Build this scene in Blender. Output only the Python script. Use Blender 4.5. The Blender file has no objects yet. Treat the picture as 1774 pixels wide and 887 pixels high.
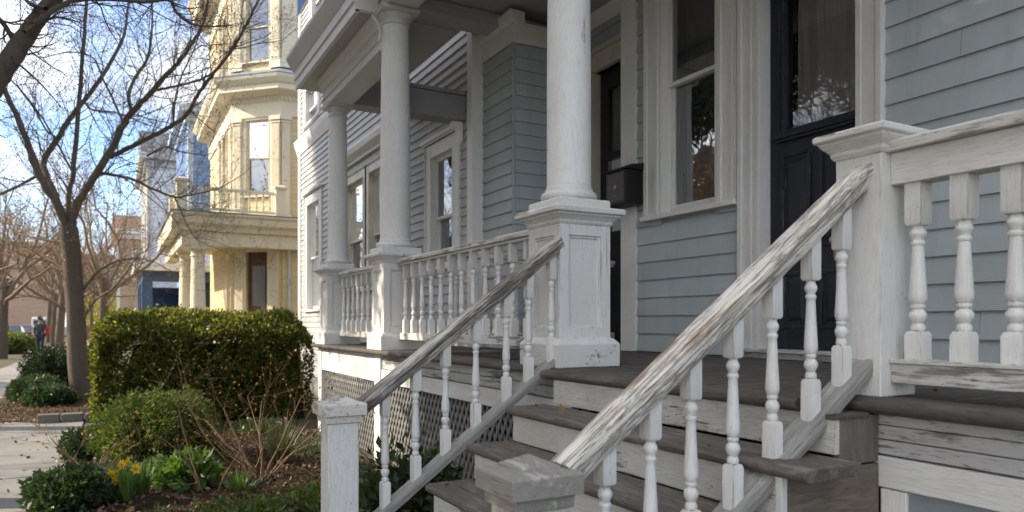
import bpy, bmesh, math, random
import numpy as np
from mathutils import Vector, Matrix
R = math.radians
random.seed(7); RNG = np.random.default_rng(11)
sc = bpy.context.scene
col = sc.collection

# ------------------------------------------------------------------ camera, sky, sun, exposure
CAM = Vector((1.871, -2.70, 1.50)); FPX = 1250.0; CX, HZ = 887.0, 560.0
cd = bpy.data.cameras.new('camera'); cam = bpy.data.objects.new('camera', cd); col.objects.link(cam)
cam.location = CAM; cam.rotation_euler = (R(90), 0, math.asin(.8764))
cd.sensor_width = 36; cd.lens = FPX / 1774 * 36; cd.shift_y = (HZ - 443.5) / 1774
cd.clip_start = .05; cd.clip_end = 2000
cd.dof.use_dof = True; cd.dof.focus_distance = 4.2; cd.dof.aperture_fstop = 2.6
sc.camera = cam
SUN_EL, SUN_DIR = 31, Vector((-.447, -.894, 0))
world = bpy.data.worlds.new('World'); sc.world = world; world.use_nodes = True
SKY_STRENGTH = .15
sun = bpy.data.lights.new('sun', 'SUN'); sun.energy = 2.7; sun.angle = R(.5); sun.color = (1, .88, .70)
so = bpy.data.objects.new('sun', sun); col.objects.link(so)
so.rotation_euler = (-(SUN_DIR * math.cos(R(SUN_EL)) + Vector((0, 0, math.sin(R(SUN_EL)))))).to_track_quat('-Z', 'Y').to_euler()
so.location = (-30, -40, 40)
sc.view_settings.view_transform = 'Standard'; sc.view_settings.look = 'None'
sc.view_settings.exposure = 1.78; sc.view_settings.gamma = 1; sc.view_settings.use_curve_mapping = False

def build_world():
    nt = world.node_tree; nt.nodes.clear(); N = nt.nodes.new; L = nt.links.new
    out = N('ShaderNodeOutputWorld'); bg = N('ShaderNodeBackground'); bg.inputs['Strength'].default_value = SKY_STRENGTH
    sky = N('ShaderNodeTexSky'); sky.sky_type = 'NISHITA'; sky.sun_disc = False
    sky.sun_elevation = R(SUN_EL); sky.sun_rotation = math.atan2(SUN_DIR.x, SUN_DIR.y)
    sky.air_density = 1.0; sky.dust_density = .6; sky.ozone_density = 1.6
    tc = N('ShaderNodeTexCoord'); sep = N('ShaderNodeSeparateXYZ'); L(tc.outputs['Generated'], sep.inputs[0])
    def M(op, a, b=None):
        n = N('ShaderNodeMath'); n.operation = op
        for i, v in enumerate((a, b)):
            if v is None: continue
            if isinstance(v, (int, float)): n.inputs[i].default_value = v
            else: L(v, n.inputs[i])
        return n.outputs[0]
    zz = M('ADD', M('MAXIMUM', sep.outputs[2], 0.0), .12)
    cx = N('ShaderNodeCombineXYZ'); L(M('DIVIDE', sep.outputs[0], zz), cx.inputs[0]); L(M('DIVIDE', sep.outputs[1], zz), cx.inputs[1])
    mp = N('ShaderNodeMapping'); mp.inputs['Location'].default_value = (3.1, 1.7, 0); mp.inputs['Rotation'].default_value = (0, 0, R(28)); mp.inputs['Scale'].default_value = (1.15, .55, 1)
    L(cx.outputs[0], mp.inputs[0])
    nz = N('ShaderNodeTexNoise'); nz.inputs['Scale'].default_value = 1.1; nz.inputs['Detail'].default_value = 9; nz.inputs['Roughness'].default_value = .58; nz.inputs['Distortion'].default_value = .35
    L(mp.outputs[0], nz.inputs['Vector'])
    rp = N('ShaderNodeValToRGB'); rp.color_ramp.elements[0].position = .40; rp.color_ramp.elements[1].position = .60
    L(nz.outputs['Fac'], rp.inputs[0])
    # a bank of cloud low above the street, then thin haze at the horizon
    el = sep.outputs[2]
    bank = M('MULTIPLY', M('SUBTRACT', 1.0, M('MINIMUM', M('MULTIPLY', M('ABSOLUTE', M('SUBTRACT', el, .30)), 12.0), 1.0)), 1.25)
    nz2 = N('ShaderNodeTexNoise'); nz2.inputs['Scale'].default_value = 5; nz2.inputs['Detail'].default_value = 8; L(tc.outputs['Generated'], nz2.inputs['Vector'])
    wisp = M('MULTIPLY', M('MINIMUM', M('MAXIMUM', M('MULTIPLY', M('SUBTRACT', rp.outputs[0], .15), 1.0), 0.0), 1.0), M('MINIMUM', M('MAXIMUM', M('SUBTRACT', 1.5, M('MULTIPLY', el, 2.9)), 0.0), .9))
    bank = M('MAXIMUM', wisp, bank)
    bank = M('MINIMUM', M('MULTIPLY', bank, M('MINIMUM', M('MAXIMUM', M('MULTIPLY', M('SUBTRACT', nz2.outputs['Fac'], .36), 5.0), 0.0), 1.0)), .85)
    hz = M('MULTIPLY', M('SUBTRACT', 1.0, M('MINIMUM', M('MULTIPLY', M('MAXIMUM', el, 0.0), 5.5), 1.0)), .4)
    side = M('ADD', M('MULTIPLY', sep.outputs[1], -.8), M('MULTIPLY', el, .7))
    high = M('MULTIPLY', M('MINIMUM', M('MAXIMUM', M('MULTIPLY', M('SUBTRACT', side, .34), 4.0), .10), 1.0), M('ADD', M('MULTIPLY', rp.outputs[0], .6), .4))  # unseen cloud over the street side, brightened to add fill light
    fac = M('MINIMUM', M('ADD', M('MAXIMUM', M('MULTIPLY', high, .95), bank), hz), .96)
    dk = N('ShaderNodeMix'); dk.data_type = 'RGBA'; dk.blend_type = 'MULTIPLY'; dk.inputs[0].default_value = 1; L(sky.outputs[0], dk.inputs[6]); dk.inputs[7].default_value = (.56, .64, .76, 1)
    mx = N('ShaderNodeMix'); mx.data_type = 'RGBA'
    L(fac, mx.inputs[0]); L(dk.outputs[2], mx.inputs[6]); mc = N('ShaderNodeMix'); mc.data_type = 'RGBA'; L(M('MINIMUM', M('MULTIPLY', high, 1.0), 1.0), mc.inputs[0]); mc.inputs[6].default_value = (2.9, 2.9, 2.9, 1); mc.inputs[7].default_value = (7.0, 6.7, 6.3, 1); L(mc.outputs[2], mx.inputs[7])
    L(mx.outputs[2], bg.inputs[0]); L(bg.outputs[0], out.inputs[0])
build_world()

# ------------------------------------------------------------------ helpers
RT = Vector((.4817, .8764, 0)); FW = Vector((-.8764, .4817, 0))
def U(px, py, x=None, y=None, z=None, Z=None):
    """the point of the place seen at photo pixel (px, py) on a known plane or at a known distance"""
    d = FW + RT * ((px - CX) / FPX) + Vector((0, 0, 1)) * ((HZ - py) / FPX)
    if Z is not None: t = Z
    elif x is not None: t = (x - CAM.x) / d.x
    elif y is not None: t = (y - CAM.y) / d.y
    else: t = (z - CAM.z) / d.z
    return CAM + d * t

def tag(o, label=None, cat=None, group=None, kind=None):
    if label: o['label'] = label
    if cat: o['category'] = cat
    if group: o['group'] = group
    if kind: o['kind'] = kind
    return o
def thing(name, label, cat, loc=(0, 0, 0), group=None, rz=0):
    o = bpy.data.objects.new(name, None); col.objects.link(o); o.location = loc; o.rotation_euler.z = rz
    o.empty_display_size = .1
    return tag(o, label, cat, group)
def ident(p): return p

class MB:
    def __init__(s, T=None): s.v = []; s.f = []; s.T = T or ident
    def add(s, vs, fs):
        n = len(s.v); s.v += [tuple(s.T(Vector(p))) for p in vs]; s.f += [tuple(i + n for i in f) for f in fs]
    def box(s, x0, x1, y0, y1, z0, z1):
        s.hexa([(x0, y0, z0), (x1, y0, z0), (x1, y1, z0), (x0, y1, z0), (x0, y0, z1), (x1, y0, z1), (x1, y1, z1), (x0, y1, z1)])
    def hexa(s, p): s.add(p, [(0, 3, 2, 1), (4, 5, 6, 7), (0, 1, 5, 4), (1, 2, 6, 5), (2, 3, 7, 6), (3, 0, 4, 7)])
    def prism(s, poly, axis, a, b):
        """poly: 2d points; axis 'x': (y,z), 'y': (x,z), 'z': (x,y)"""
        def mk(p, t): return {'x': (t, p[0], p[1]), 'y': (p[0], t, p[1]), 'z': (p[0], p[1], t)}[axis]
        n = len(poly); vs = [mk(p, a) for p in poly] + [mk(p, b) for p in poly]
        s.add(vs, [tuple(range(n))[::-1], tuple(range(n, 2 * n))] + [(i, (i + 1) % n, n + (i + 1) % n, n + i) for i in range(n)])
    def lathe(s, prof, cx=0, cy=0, n=32, wob=0):
        vs = []; 
        for r, z in prof:
            for k in range(n):
                a = 2 * math.pi * k / n; vs.append((cx + r * math.cos(a), cy + r * math.sin(a), z))
        fs = []
        for i in range(len(prof) - 1):
            for k in range(n): fs.append((i * n + k, i * n + (k + 1) % n, (i + 1) * n + (k + 1) % n, (i + 1) * n + k))
        fs.append(tuple(range(n))[::-1]); m = (len(prof) - 1) * n; fs.append(tuple(range(m, m + n)))
        s.add(vs, fs)
    def sq(s, prof, cx=0, cy=0, kx=1, ky=1):
        vs = []
        for r, z in prof:
            for sx, sy in ((-1, -1), (1, -1), (1, 1), (-1, 1)): vs.append((cx + sx * r * kx, cy + sy * r * ky, z))
        fs = []
        for i in range(len(prof) - 1):
            for k in range(4): fs.append((i * 4 + k, i * 4 + (k + 1) % 4, (i + 1) * 4 + (k + 1) % 4, (i + 1) * 4 + k))
        m = (len(prof) - 1) * 4
        fs += [(3, 2, 1, 0), (m, m + 1, m + 2, m + 3)]; s.add(vs, fs)
    def tube(s, pts, rad, n=8):
        pts = [Vector(p) for p in pts]; vs = []; m = len(pts)
        ref = Vector((.31, .17, .93)).normalized()
        for i, p in enumerate(pts):
            t = (pts[min(i + 1, m - 1)] - pts[max(i - 1, 0)]).normalized()
            a = t.cross(ref); a = a.normalized() if a.length > 1e-4 else Vector((1, 0, 0)); b = t.cross(a)
            r = rad[i] if hasattr(rad, '__len__') else rad
            for k in range(n):
                th = 2 * math.pi * k / n; vs.append(p + a * (r * math.cos(th)) + b * (r * math.sin(th)))
        fs = [(i * n + k, i * n + (k + 1) % n, (i + 1) * n + (k + 1) % n, (i + 1) * n + k) for i in range(m - 1) for k in range(n)]
        fs += [tuple(range(n))[::-1], tuple(range((m - 1) * n, m * n))]; s.add(vs, fs)
    def build(s, name, mat, parent=None, bevel=0, smooth=False, loc=None, rot=None, abs=True, seg=2):
        """verts are world points (abs) and are stored relative to the top thing; or local points with loc / rot"""
        me = bpy.data.meshes.new(name)
        off = Vector((0, 0, 0)); p = parent
        while p is not None: off += p.location; p = p.parent
        if loc is not None: me.from_pydata(s.v, [], s.f)
        else: me.from_pydata([tuple(Vector(v) - off) for v in s.v], [], s.f)
        bm = bmesh.new(); bm.from_mesh(me); bmesh.ops.recalc_face_normals(bm, faces=bm.faces); bm.to_mesh(me); bm.free()
        o = bpy.data.objects.new(name, me); col.objects.link(o)
        if mat: me.materials.append(mat)
        if parent is not None: o.parent = parent
        if loc is not None: o.location = Vector(loc) - off
        if rot: o.rotation_euler = rot
        if smooth:
            for q in me.polygons: q.use_smooth = True
            try: me.set_sharp_from_angle(angle=R(38))
            except Exception: pass
        if bevel:
            b = o.modifiers.new('edge', 'BEVEL'); b.width = bevel; b.segments = seg; b.limit_method = 'ANGLE'; b.angle_limit = R(35)
            b.harden_normals = False
        return o

def np_mesh(name, verts, faces, mat, parent=None, smooth=False):
    """verts (n,3), faces (m,k) arrays in world points"""
    me = bpy.data.meshes.new(name); off = np.zeros(3); p = parent
    while p is not None: off += np.array(p.location); p = p.parent
    verts = np.asarray(verts, dtype=np.float32) - off.astype(np.float32); faces = np.asarray(faces, dtype=np.int32); k = faces.shape[1]
    me.vertices.add(len(verts)); me.vertices.foreach_set('co', verts.ravel())
    me.loops.add(faces.size); me.loops.foreach_set('vertex_index', faces.ravel())
    me.polygons.add(len(faces)); me.polygons.foreach_set('loop_start', np.arange(0, faces.size, k, dtype=np.int32))
    try: me.polygons.foreach_set('loop_total', np.full(len(faces), k, dtype=np.int32))
    except Exception: pass
    me.update(calc_edges=True); me.validate()
    if smooth: me.polygons.foreach_set('use_smooth', np.ones(len(faces), dtype=bool))
    o = bpy.data.objects.new(name, me); col.objects.link(o); me.materials.append(mat)
    if parent is not None: o.parent = parent
    return o

def copy_tree(o, parent=None):
    c = o.copy(); col.objects.link(c)
    if parent is not None: c.parent = parent
    for ch in [q for q in bpy.data.objects if q.parent == o]: copy_tree(ch, c)
    return c

# ------------------------------------------------------------------ materials
MATS = {}
class G:
    """tiny node-graph helper"""
    def __init__(s, name):
        m = bpy.data.materials.new(name); m.use_nodes = True; s.m = m; s.nt = m.node_tree; s.nt.nodes.clear()
        s.out = s.N('ShaderNodeOutputMaterial'); s.b = s.N('ShaderNodeBsdfPrincipled'); s.L(s.b.outputs[0], s.out.inputs[0])
    def N(s, t): return s.nt.nodes.new(t)
    def L(s, a, b): s.nt.links.new(a, b)
    def set(s, sock, v):
        if isinstance(v, (int, float)): sock.default_value = v
        elif isinstance(v, tuple): sock.default_value = v if len(v) == len(sock.default_value) else (*v, 1)
        else: s.L(v, sock)
    def math(s, op, a, b=0.0, clamp=False):
        n = s.N('ShaderNodeMath'); n.operation = op; n.use_clamp = clamp; s.set(n.inputs[0], a); s.set(n.inputs[1], b); return n.outputs[0]
    def mix(s, f, a, b, mode='MIX'):
        n = s.N('ShaderNodeMix'); n.data_type = 'RGBA'; n.blend_type = mode; s.set(n.inputs[0], f); s.set(n.inputs[6], a); s.set(n.inputs[7], b); return n.outputs[2]
    def ramp(s, f, a, b, lo=0.0, hi=1.0):
        n = s.N('ShaderNodeMapRange'); n.clamp = True; s.set(n.inputs[0], f); n.inputs[1].default_value = a; n.inputs[2].default_value = b; n.inputs[3].default_value = lo; n.inputs[4].default_value = hi; return n.outputs[0]
    def coord(s, scale=(1, 1, 1), rnd=True):
        tc = s.N('ShaderNodeTexCoord'); v = tc.outputs['Object']
        if rnd:
            oi = s.N('ShaderNodeObjectInfo'); k = s.N('ShaderNodeVectorMath'); k.operation = 'SCALE'; k.inputs[0].default_value = (31, 17, 23); s.L(oi.outputs['Random'], k.inputs['Scale'])
            a = s.N('ShaderNodeVectorMath'); a.operation = 'ADD'; s.L(v, a.inputs[0]); s.L(k.outputs[0], a.inputs[1]); v = a.outputs[0]
        m = s.N('ShaderNodeVectorMath'); m.operation = 'MULTIPLY'; s.L(v, m.inputs[0]); m.inputs[1].default_value = scale; return m.outputs[0]
    def noise(s, v, scale, detail=4, rough=.55, dist=0):
        n = s.N('ShaderNodeTexNoise'); s.L(v, n.inputs['Vector']); n.inputs['Scale'].default_value = scale; n.inputs['Detail'].default_value = detail; n.inputs['Roughness'].default_value = rough; n.inputs['Distortion'].default_value = dist
        return n.outputs['Fac']
    def island(s):
        g = s.N('ShaderNodeNewGeometry'); return g.outputs['Random Per Island']
    def bump(s, h, strength=.3, dist=.01):
        n = s.N('ShaderNodeBump'); n.inputs['Strength'].default_value = strength; n.inputs['Distance'].default_value = dist; s.L(h, n.inputs['Height']); s.L(n.outputs[0], s.b.inputs['Normal'])
    def fin(s, color, rough=.6, spec=.5, metal=0):
        s.set(s.b.inputs['Base Color'], color); s.set(s.b.inputs['Roughness'], rough); s.b.inputs['Specular IOR Level'].default_value = spec; s.b.inputs['Metallic'].default_value = metal
        return s.m

AX = {'x': (1, 12, 12), 'y': (12, 1, 12), 'z': (12, 12, 1), 'n': (5, 5, 5)}
def paint(name, c, wood=(.23, .19, .15), wear=.3, axis='z', stain=.35, rough=.5, stainc=(.35, .31, .25)):
    """old brush paint: grain along the board, worn streaks down to the wood, hairline cracks, grime"""
    key = (name, axis)
    if key in MATS: return MATS[key]
    g = G(name + '_' + axis); a = AX[axis]
    fine = g.noise(g.coord(tuple(q * 13 for q in a)), 1.0, 5, .68)
    strk = g.noise(g.coord(tuple(q * 3.2 for q in a)), 1.0, 7, .66, .5)
    blob = g.noise(g.coord(tuple(max(1.0, q / 4) for q in a)), 1.6, 5, .6)
    grime = g.noise(g.coord((1, 1, 1)), 2.1, 6, .6)
    speck = g.noise(g.coord(tuple(max(1, q ** .45) for q in a)), 42.0, 4, .65)
    sum_ = g.math('ADD', g.math('MULTIPLY', strk, .55), g.math('ADD', g.math('MULTIPLY', blob, .5), g.math('MULTIPLY', fine, .25)))
    gate = g.ramp(blob, .62 - .22 * wear, .70 - .22 * wear)
    t = .80 - .14 * wear
    mask = g.ramp(g.math('ADD', g.math('ADD', g.math('MULTIPLY', strk, .62), g.math('MULTIPLY', fine, .40)), g.math('MULTIPLY', gate, .20)), t, t + .03)
    chips = g.ramp(speck, .70 - .12 * wear, .72 - .12 * wear)
    mask = g.math('MAXIMUM', mask, g.math('MULTIPLY', chips, g.ramp(blob, .42, .55)))
    if wear > .08:
        bv = g.N('ShaderNodeBevel'); bv.samples = 4; bv.inputs['Radius'].default_value = .009; ge = g.N('ShaderNodeNewGeometry'); dt = g.N('ShaderNodeVectorMath'); dt.operation = 'DOT_PRODUCT'; g.L(bv.outputs[0], dt.inputs[0]); g.L(ge.outputs['Normal'], dt.inputs[1])
        mask = g.math('MAXIMUM', mask, g.math('MULTIPLY', g.ramp(dt.outputs['Value'], .985, .93), g.ramp(g.math('ADD', strk, g.math('MULTIPLY', blob, .5)), .80 - .25 * wear, .92 - .25 * wear)))
    wc = g.mix(fine, tuple(q * .55 for q in wood), tuple(min(1, q * 1.5) for q in wood))
    pc = g.mix(g.math('MULTIPLY', g.ramp(grime, .42, .8), stain), c, tuple(q * w for q, w in zip(c, (stainc[0] * 1.9, stainc[1] * 1.9, stainc[2] * 1.9))))
    pc = g.mix(g.math('MULTIPLY', g.ramp(strk, .55, .75), .22 + .3 * stain), pc, tuple(q * .62 for q in c))
    pc = g.mix(g.math('MULTIPLY', g.ramp(fine, .52, .34), .18 + .55 * max(0, wear)), pc, tuple(q * w for q, w in zip(c, (.5, .47, .42))))
    cc = g.mix(mask, pc, wc)
    h = g.math('SUBTRACT', g.math('MULTIPLY', fine, .6), mask)
    g.bump(h, .75, .007)
    MATS[key] = g.fin(cc, g.ramp(mask, 0, 1, rough, .85), .4)
    return MATS[key]

def oldwood(name, c1, c2, axis='x', rough=.8, paintc=None, pm=.0, crack=.0):
    key = (name, axis)
    if key in MATS: return MATS[key]
    g = G(name + '_' + axis); a = AX[axis]
    fine = g.noise(g.coord(tuple(q * 11 for q in a)), 1.0, 6, .7)
    strk = g.noise(g.coord(tuple(q * 3.4 for q in a)), 1.0, 7, .66, .6)
    isl = g.island()
    big = g.noise(g.coord(tuple(max(.8, q / 4) for q in a)), 1.3, 5, .6)
    c = g.mix(g.ramp(g.math('ADD', g.math('MULTIPLY', strk, .7), g.math('MULTIPLY', big, .3)), .36, .66), c1, c2)
    c = g.mix(g.math('MULTIPLY', g.ramp(fine, .44, .33), .8), c, tuple(q * .3 for q in c1))
    wearn = g.noise(g.coord(tuple(max(1., q / 5) for q in a)), 2.6, 6, .65); c = g.mix(g.ramp(wearn, .52, .72, 0, crack), c, tuple(min(1, q * 1.9) for q in c2))
    ck = g.ramp(g.math('ABSOLUTE', g.math('SUBTRACT', strk, .5)), .02, .004); c = g.mix(g.math('MULTIPLY', ck, crack), c, tuple(q * .22 for q in c1))
    c = g.mix(g.math('MULTIPLY', isl, .45), c, tuple(q * .55 for q in c2))
    if paintc:
        rem = g.ramp(g.math('ADD', g.math('MULTIPLY', strk, .5), g.math('MULTIPLY', g.noise(g.coord(tuple(max(1., q / 3) for q in a)), 2.2, 6, .65), .6)), .62 - pm * .25, .68 - pm * .25)
        rem = g.math('MULTIPLY', rem, g.ramp(fine, .36, .42))
        c = g.mix(rem, c, g.mix(g.ramp(big, .4, .7, 0, .5), paintc, tuple(q * w for q, w in zip(paintc, (.66, .60, .52)))))
    g.bump(g.math('SUBTRACT', g.math('ADD', fine, strk), g.math('MULTIPLY', ck, crack)), .65, .006)
    MATS[key] = g.fin(c, rough, .3); return MATS[key]

def siding(name, c, stain=.2, dirt=(.3, .27, .2)):
    if name in MATS: return MATS[name]
    g = G(name); isl = g.island()
    gr = g.noise(g.coord((2, 2, 30)), 1.5, 5, .6); n2 = g.noise(g.coord((1, 1, 1)), 1.3, 5, .6); n3 = g.noise(g.coord((9, 9, 1.2)), 1.0, 5, .6); sp = g.noise(g.coord((1, 1, 2.5)), 26, 3, .5)
    cc = g.mix(g.math('MULTIPLY', isl, .4), c, tuple(q * .76 for q in c))
    cc = g.mix(g.math('MULTIPLY', g.ramp(n2, .45, .75), stain), cc, tuple(q * w * 2.2 for q, w in zip(c, dirt)))
    cc = g.mix(g.math('MULTIPLY', g.ramp(n3, .52, .72), stain * 1.1), cc, tuple(q * .7 for q in c))
    cc = g.mix(g.math('MULTIPLY', g.ramp(sp, .74, .77), .6), cc, (.2, .15, .1))
    g.bump(g.math('ADD', gr, g.math('MULTIPLY', n2, .6)), .28, .006)
    MATS[name] = g.fin(cc, .58, .4); return MATS[name]

def plain(name, c, rough=.6, spec=.4, metal=0, var=.25, sc_=8, bump=.15):
    if name in MATS: return MATS[name]
    g = G(name); n = g.noise(g.coord((1, 1, 1)), sc_, 6, .6); n2 = g.noise(g.coord((1, 1, 1)), sc_ * .2, 4, .6)
    cc = g.mix(g.math('MULTIPLY', n, var * 1.6), c, tuple(q * .45 for q in c)); cc = g.mix(g.math('MULTIPLY', n2, var), cc, tuple(min(1, q * 1.25) for q in c))
    if bump: g.bump(n, bump, .01)
    MATS[name] = g.fin(cc, rough, spec, metal); return MATS[name]

def glassmat(name='window_glass', tint=(.85, .88, .9), refl=.16):
    if name in MATS: return MATS[name]
    g = G(name); g.nt.nodes.remove(g.b)
    tr = g.N('ShaderNodeBsdfTransparent'); tr.inputs[0].default_value = (*tint, 1); gl = g.N('ShaderNodeBsdfGlossy'); gl.inputs['Roughness'].default_value = .015
    gl.inputs[0].default_value = (.95, .97, 1, 1)
    fr = g.N('ShaderNodeFresnel'); fr.inputs[0].default_value = 1.55
    n = g.noise(g.coord((1, 1, .6)), 3.2, 2, .4); bp = g.N('ShaderNodeBump'); bp.inputs['Strength'].default_value = .06; bp.inputs['Distance'].default_value = .02; g.L(n, bp.inputs['Height'])
    g.L(bp.outputs[0], gl.inputs['Normal']); 
    mx = g.N('ShaderNodeMixShader'); g.L(g.math('ADD', g.math('MULTIPLY', fr.outputs[0], 1.5), refl, True), mx.inputs[0]); g.L(tr.outputs[0], mx.inputs[1]); g.L(gl.outputs[0], mx.inputs[2])
    g.L(mx.outputs[0], g.out.inputs[0]); MATS[name] = g.m; return g.m

def leafmat(name, c1, c2, trans=.4, yel=None, rough=.45):
    if name in MATS: return MATS[name]
    g = G(name); isl = g.island(); n = g.noise(g.coord((1, 1, 1)), 2.5, 3, .6)
    c = g.mix(isl, c1, c2); c = g.mix(g.ramp(n, .4, .7, 0, .5), c, tuple(q * .6 for q in c1))
    if yel: c = g.mix(g.ramp(isl, .86, .9), c, yel)
    g.fin(c, rough, .45)
    tl = g.N('ShaderNodeBsdfTranslucent'); g.L(g.mix(1.0, c, (1.5, 1.6, .6), 'MULTIPLY'), tl.inputs[0])
    mx = g.N('ShaderNodeMixShader'); mx.inputs[0].default_value = trans; g.L(g.b.outputs[0], mx.inputs[1]); g.L(tl.outputs[0], mx.inputs[2]); g.L(mx.outputs[0], g.out.inputs[0])
    MATS[name] = g.m; return g.m

WHITE = (.70, .695, .675)
def trim(axis='z', wear=.22): return paint('white_paint_%d' % int(wear * 100), WHITE, wear=wear, axis=axis, stain=.3)
def clean(axis='z'): return paint('trim_paint', (.75, .74, .715), wear=-.06, axis=axis, stain=.18)
SID_GREY = siding('grey_siding', (.435, .48, .50), .4)
SID_PALE = siding('pale_siding', (.45, .45, .445), .26)
GLASS = glassmat()
DECK = {a: oldwood('deck_wood', (.062, .053, .046), (.15, .132, .116), a, crack=.3) for a in 'xy'}
def railwood(name, bare1, bare2, pc, cover):
    """a rail of old paint over wood: long checks along the grain, bare weathered stretches"""
    g = G(name); fine = g.noise(g.coord((150, 9, 150)), 1, 5, .7); chk = g.noise(g.coord((46, .9, 46)), 1, 4, .6, .3); wide = g.noise(g.coord((26, 2.4, 26)), 1, 6, .65, .5); big = g.noise(g.coord((5, 1.6, 5)), 1, 4, .6)
    wood = g.mix(fine, bare1, bare2); wood = g.mix(g.ramp(wide, .45, .62, 0, .6), wood, tuple(q * .6 for q in bare1))
    p2 = g.mix(g.math('MULTIPLY', g.ramp(fine, .55, .36), .5), pc, tuple(q * w for q, w in zip(pc, (.62, .55, .46))))
    cov = g.ramp(g.math('ADD', g.math('ADD', g.math('MULTIPLY', wide, .55), g.math('MULTIPLY', big, .5)), g.math('MULTIPLY', fine, .22)), .72 - .3 * cover, .78 - .3 * cover)
    c = g.mix(cov, wood, p2)
    band = g.math('ABSOLUTE', g.math('SUBTRACT', chk, .5)); crack = g.ramp(band, .022, .006); band2 = g.math('ABSOLUTE', g.math('SUBTRACT', wide, .56)); crack = g.math('MAXIMUM', crack, g.math('MULTIPLY', g.ramp(band2, .02, .004), .7))
    c = g.mix(g.math('MULTIPLY', crack, .85), c, (.12, .09, .065))
    h = g.math('SUBTRACT', g.math('ADD', g.math('MULTIPLY', cov, .5), g.math('MULTIPLY', fine, .5)), g.math('MULTIPLY', crack, 1.6)); g.bump(h, .7, .006)
    MATS[name] = g.fin(c, .8, .3); return MATS[name]
TREADW = oldwood('tread_wood', (.080, .069, .059), (.20, .178, .156), 'x', crack=.42)
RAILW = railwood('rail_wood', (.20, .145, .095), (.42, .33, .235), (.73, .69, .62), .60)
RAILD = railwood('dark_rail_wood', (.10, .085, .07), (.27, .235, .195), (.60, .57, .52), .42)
SHOE = oldwood('shoe_wood', (.20, .195, .18), (.37, .36, .335), 'y')
WORN = oldwood('worn_board', (.15, .14, .13), (.24, .23, .22), 'x', paintc=(.50, .50, .50), pm=.66)
CAPW = oldwood('cap_wood', (.30, .27, .23), (.44, .41, .36), 'n', paintc=(.64, .61, .56), pm=.45)
NAVY = paint('navy_door', (.012, .015, .024), wood=(.26, .23, .20), wear=.12, axis='z', stain=.1, rough=.36)
BLACKP = plain('black_paint', (.014, .014, .016), .42, .5)
IRON = plain('black_iron', (.012, .011, .011), .5, .5, .3)
BRASS = plain('old_brass', (.42, .36, .26), .35, .5, .85)
DARKROOM = plain('dark_room', (.03, .027, .024), .9, .1, bump=0)  # shade of unlit interiors put into the wall colour
# ------------------------------------------------------------------ walls with clapboards
def clap(mb, u0, u1, z0, z1, expo, holes=(), thick=.023, T=None):
    """courses in (u along, v outward, w up); holes = (u0,u1,w0,w1)"""
    z = z0; k = 0
    while z < z1 - 1e-4:
        t = min(z + expo, z1)
        spans = [(u0, u1)]
        for h in holes:
            if h[2] < t - 1e-4 and h[3] > z + 1e-4:
                ns = []
                for a, b in spans:
                    if h[1] <= a or h[0] >= b: ns.append((a, b)); continue
                    if h[0] > a: ns.append((a, h[0]))
                    if h[1] < b: ns.append((h[1], b))
                spans = ns
        ns = []
        for a, b in spans:
            while b - a > 2.6:
                c = a + random.uniform(.7, 2.4); ns.append((a, c - .0015)); a = c + .0015
            ns.append((a, b))
        for a, b in ns:
            if b - a < .004: continue
            j = random.uniform(-.0012, .0012)
            mb.hexa([(a, -.03, z), (b, -.03, z), (b, thick + j, z + j), (a, thick + j * .5, z - j), (a, -.03, t + .004), (b, -.03, t + .004), (b, .002, t + .004), (a, .002, t + .004)])
        z = t; k += 1
def backing(mb, u0, u1, z0, z1, holes, d0=-.18, d1=-.03):
    zs = sorted({z0, z1} | {h[2] for h in holes} | {h[3] for h in holes})
    zs = [z for z in zs if z0 <= z <= z1]
    for a, b in zip(zs, zs[1:]):
        m = (a + b) / 2; spans = [(u0, u1)]
        for h in holes:
            if h[2] < m < h[3]:
                ns = []
                for p, q in spans:
                    if h[1] <= p or h[0] >= q: ns.append((p, q)); continue
                    if h[0] > p: ns.append((p, h[0]))
                    if h[1] < q: ns.append((h[1], q))
                spans = ns
        for p, q in spans:
            if q - p > .004: mb.box(p, q, d0, d1, a, b)
def TY(y0):                                             # a wall facing the street
    return lambda p: Vector((p.x, y0 - p.y, p.z))
def TX(x0):                                             # a wall facing +x; u runs along y
    return lambda p: Vector((x0 + p.y, p.x, p.z))
def TD(px, py, ang):                                    # a wall from (px,py) running along ang, facing right of its run
    c, s = math.cos(ang), math.sin(ang)
    return lambda p: Vector((px + c * p.x + s * p.y, py + s * p.x - c * p.y, p.z))

def wall(name, parent, T, u0, u1, z0, z1, expo, mat, holes=(), label=None):
    mb = MB(T); clap(mb, u0, u1, z0, z1, expo, holes); backing(mb, u0, u1, z0, z1, holes)
    o = mb.build(name, mat, parent)
    if label: o['label'] = label
    return o

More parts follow.
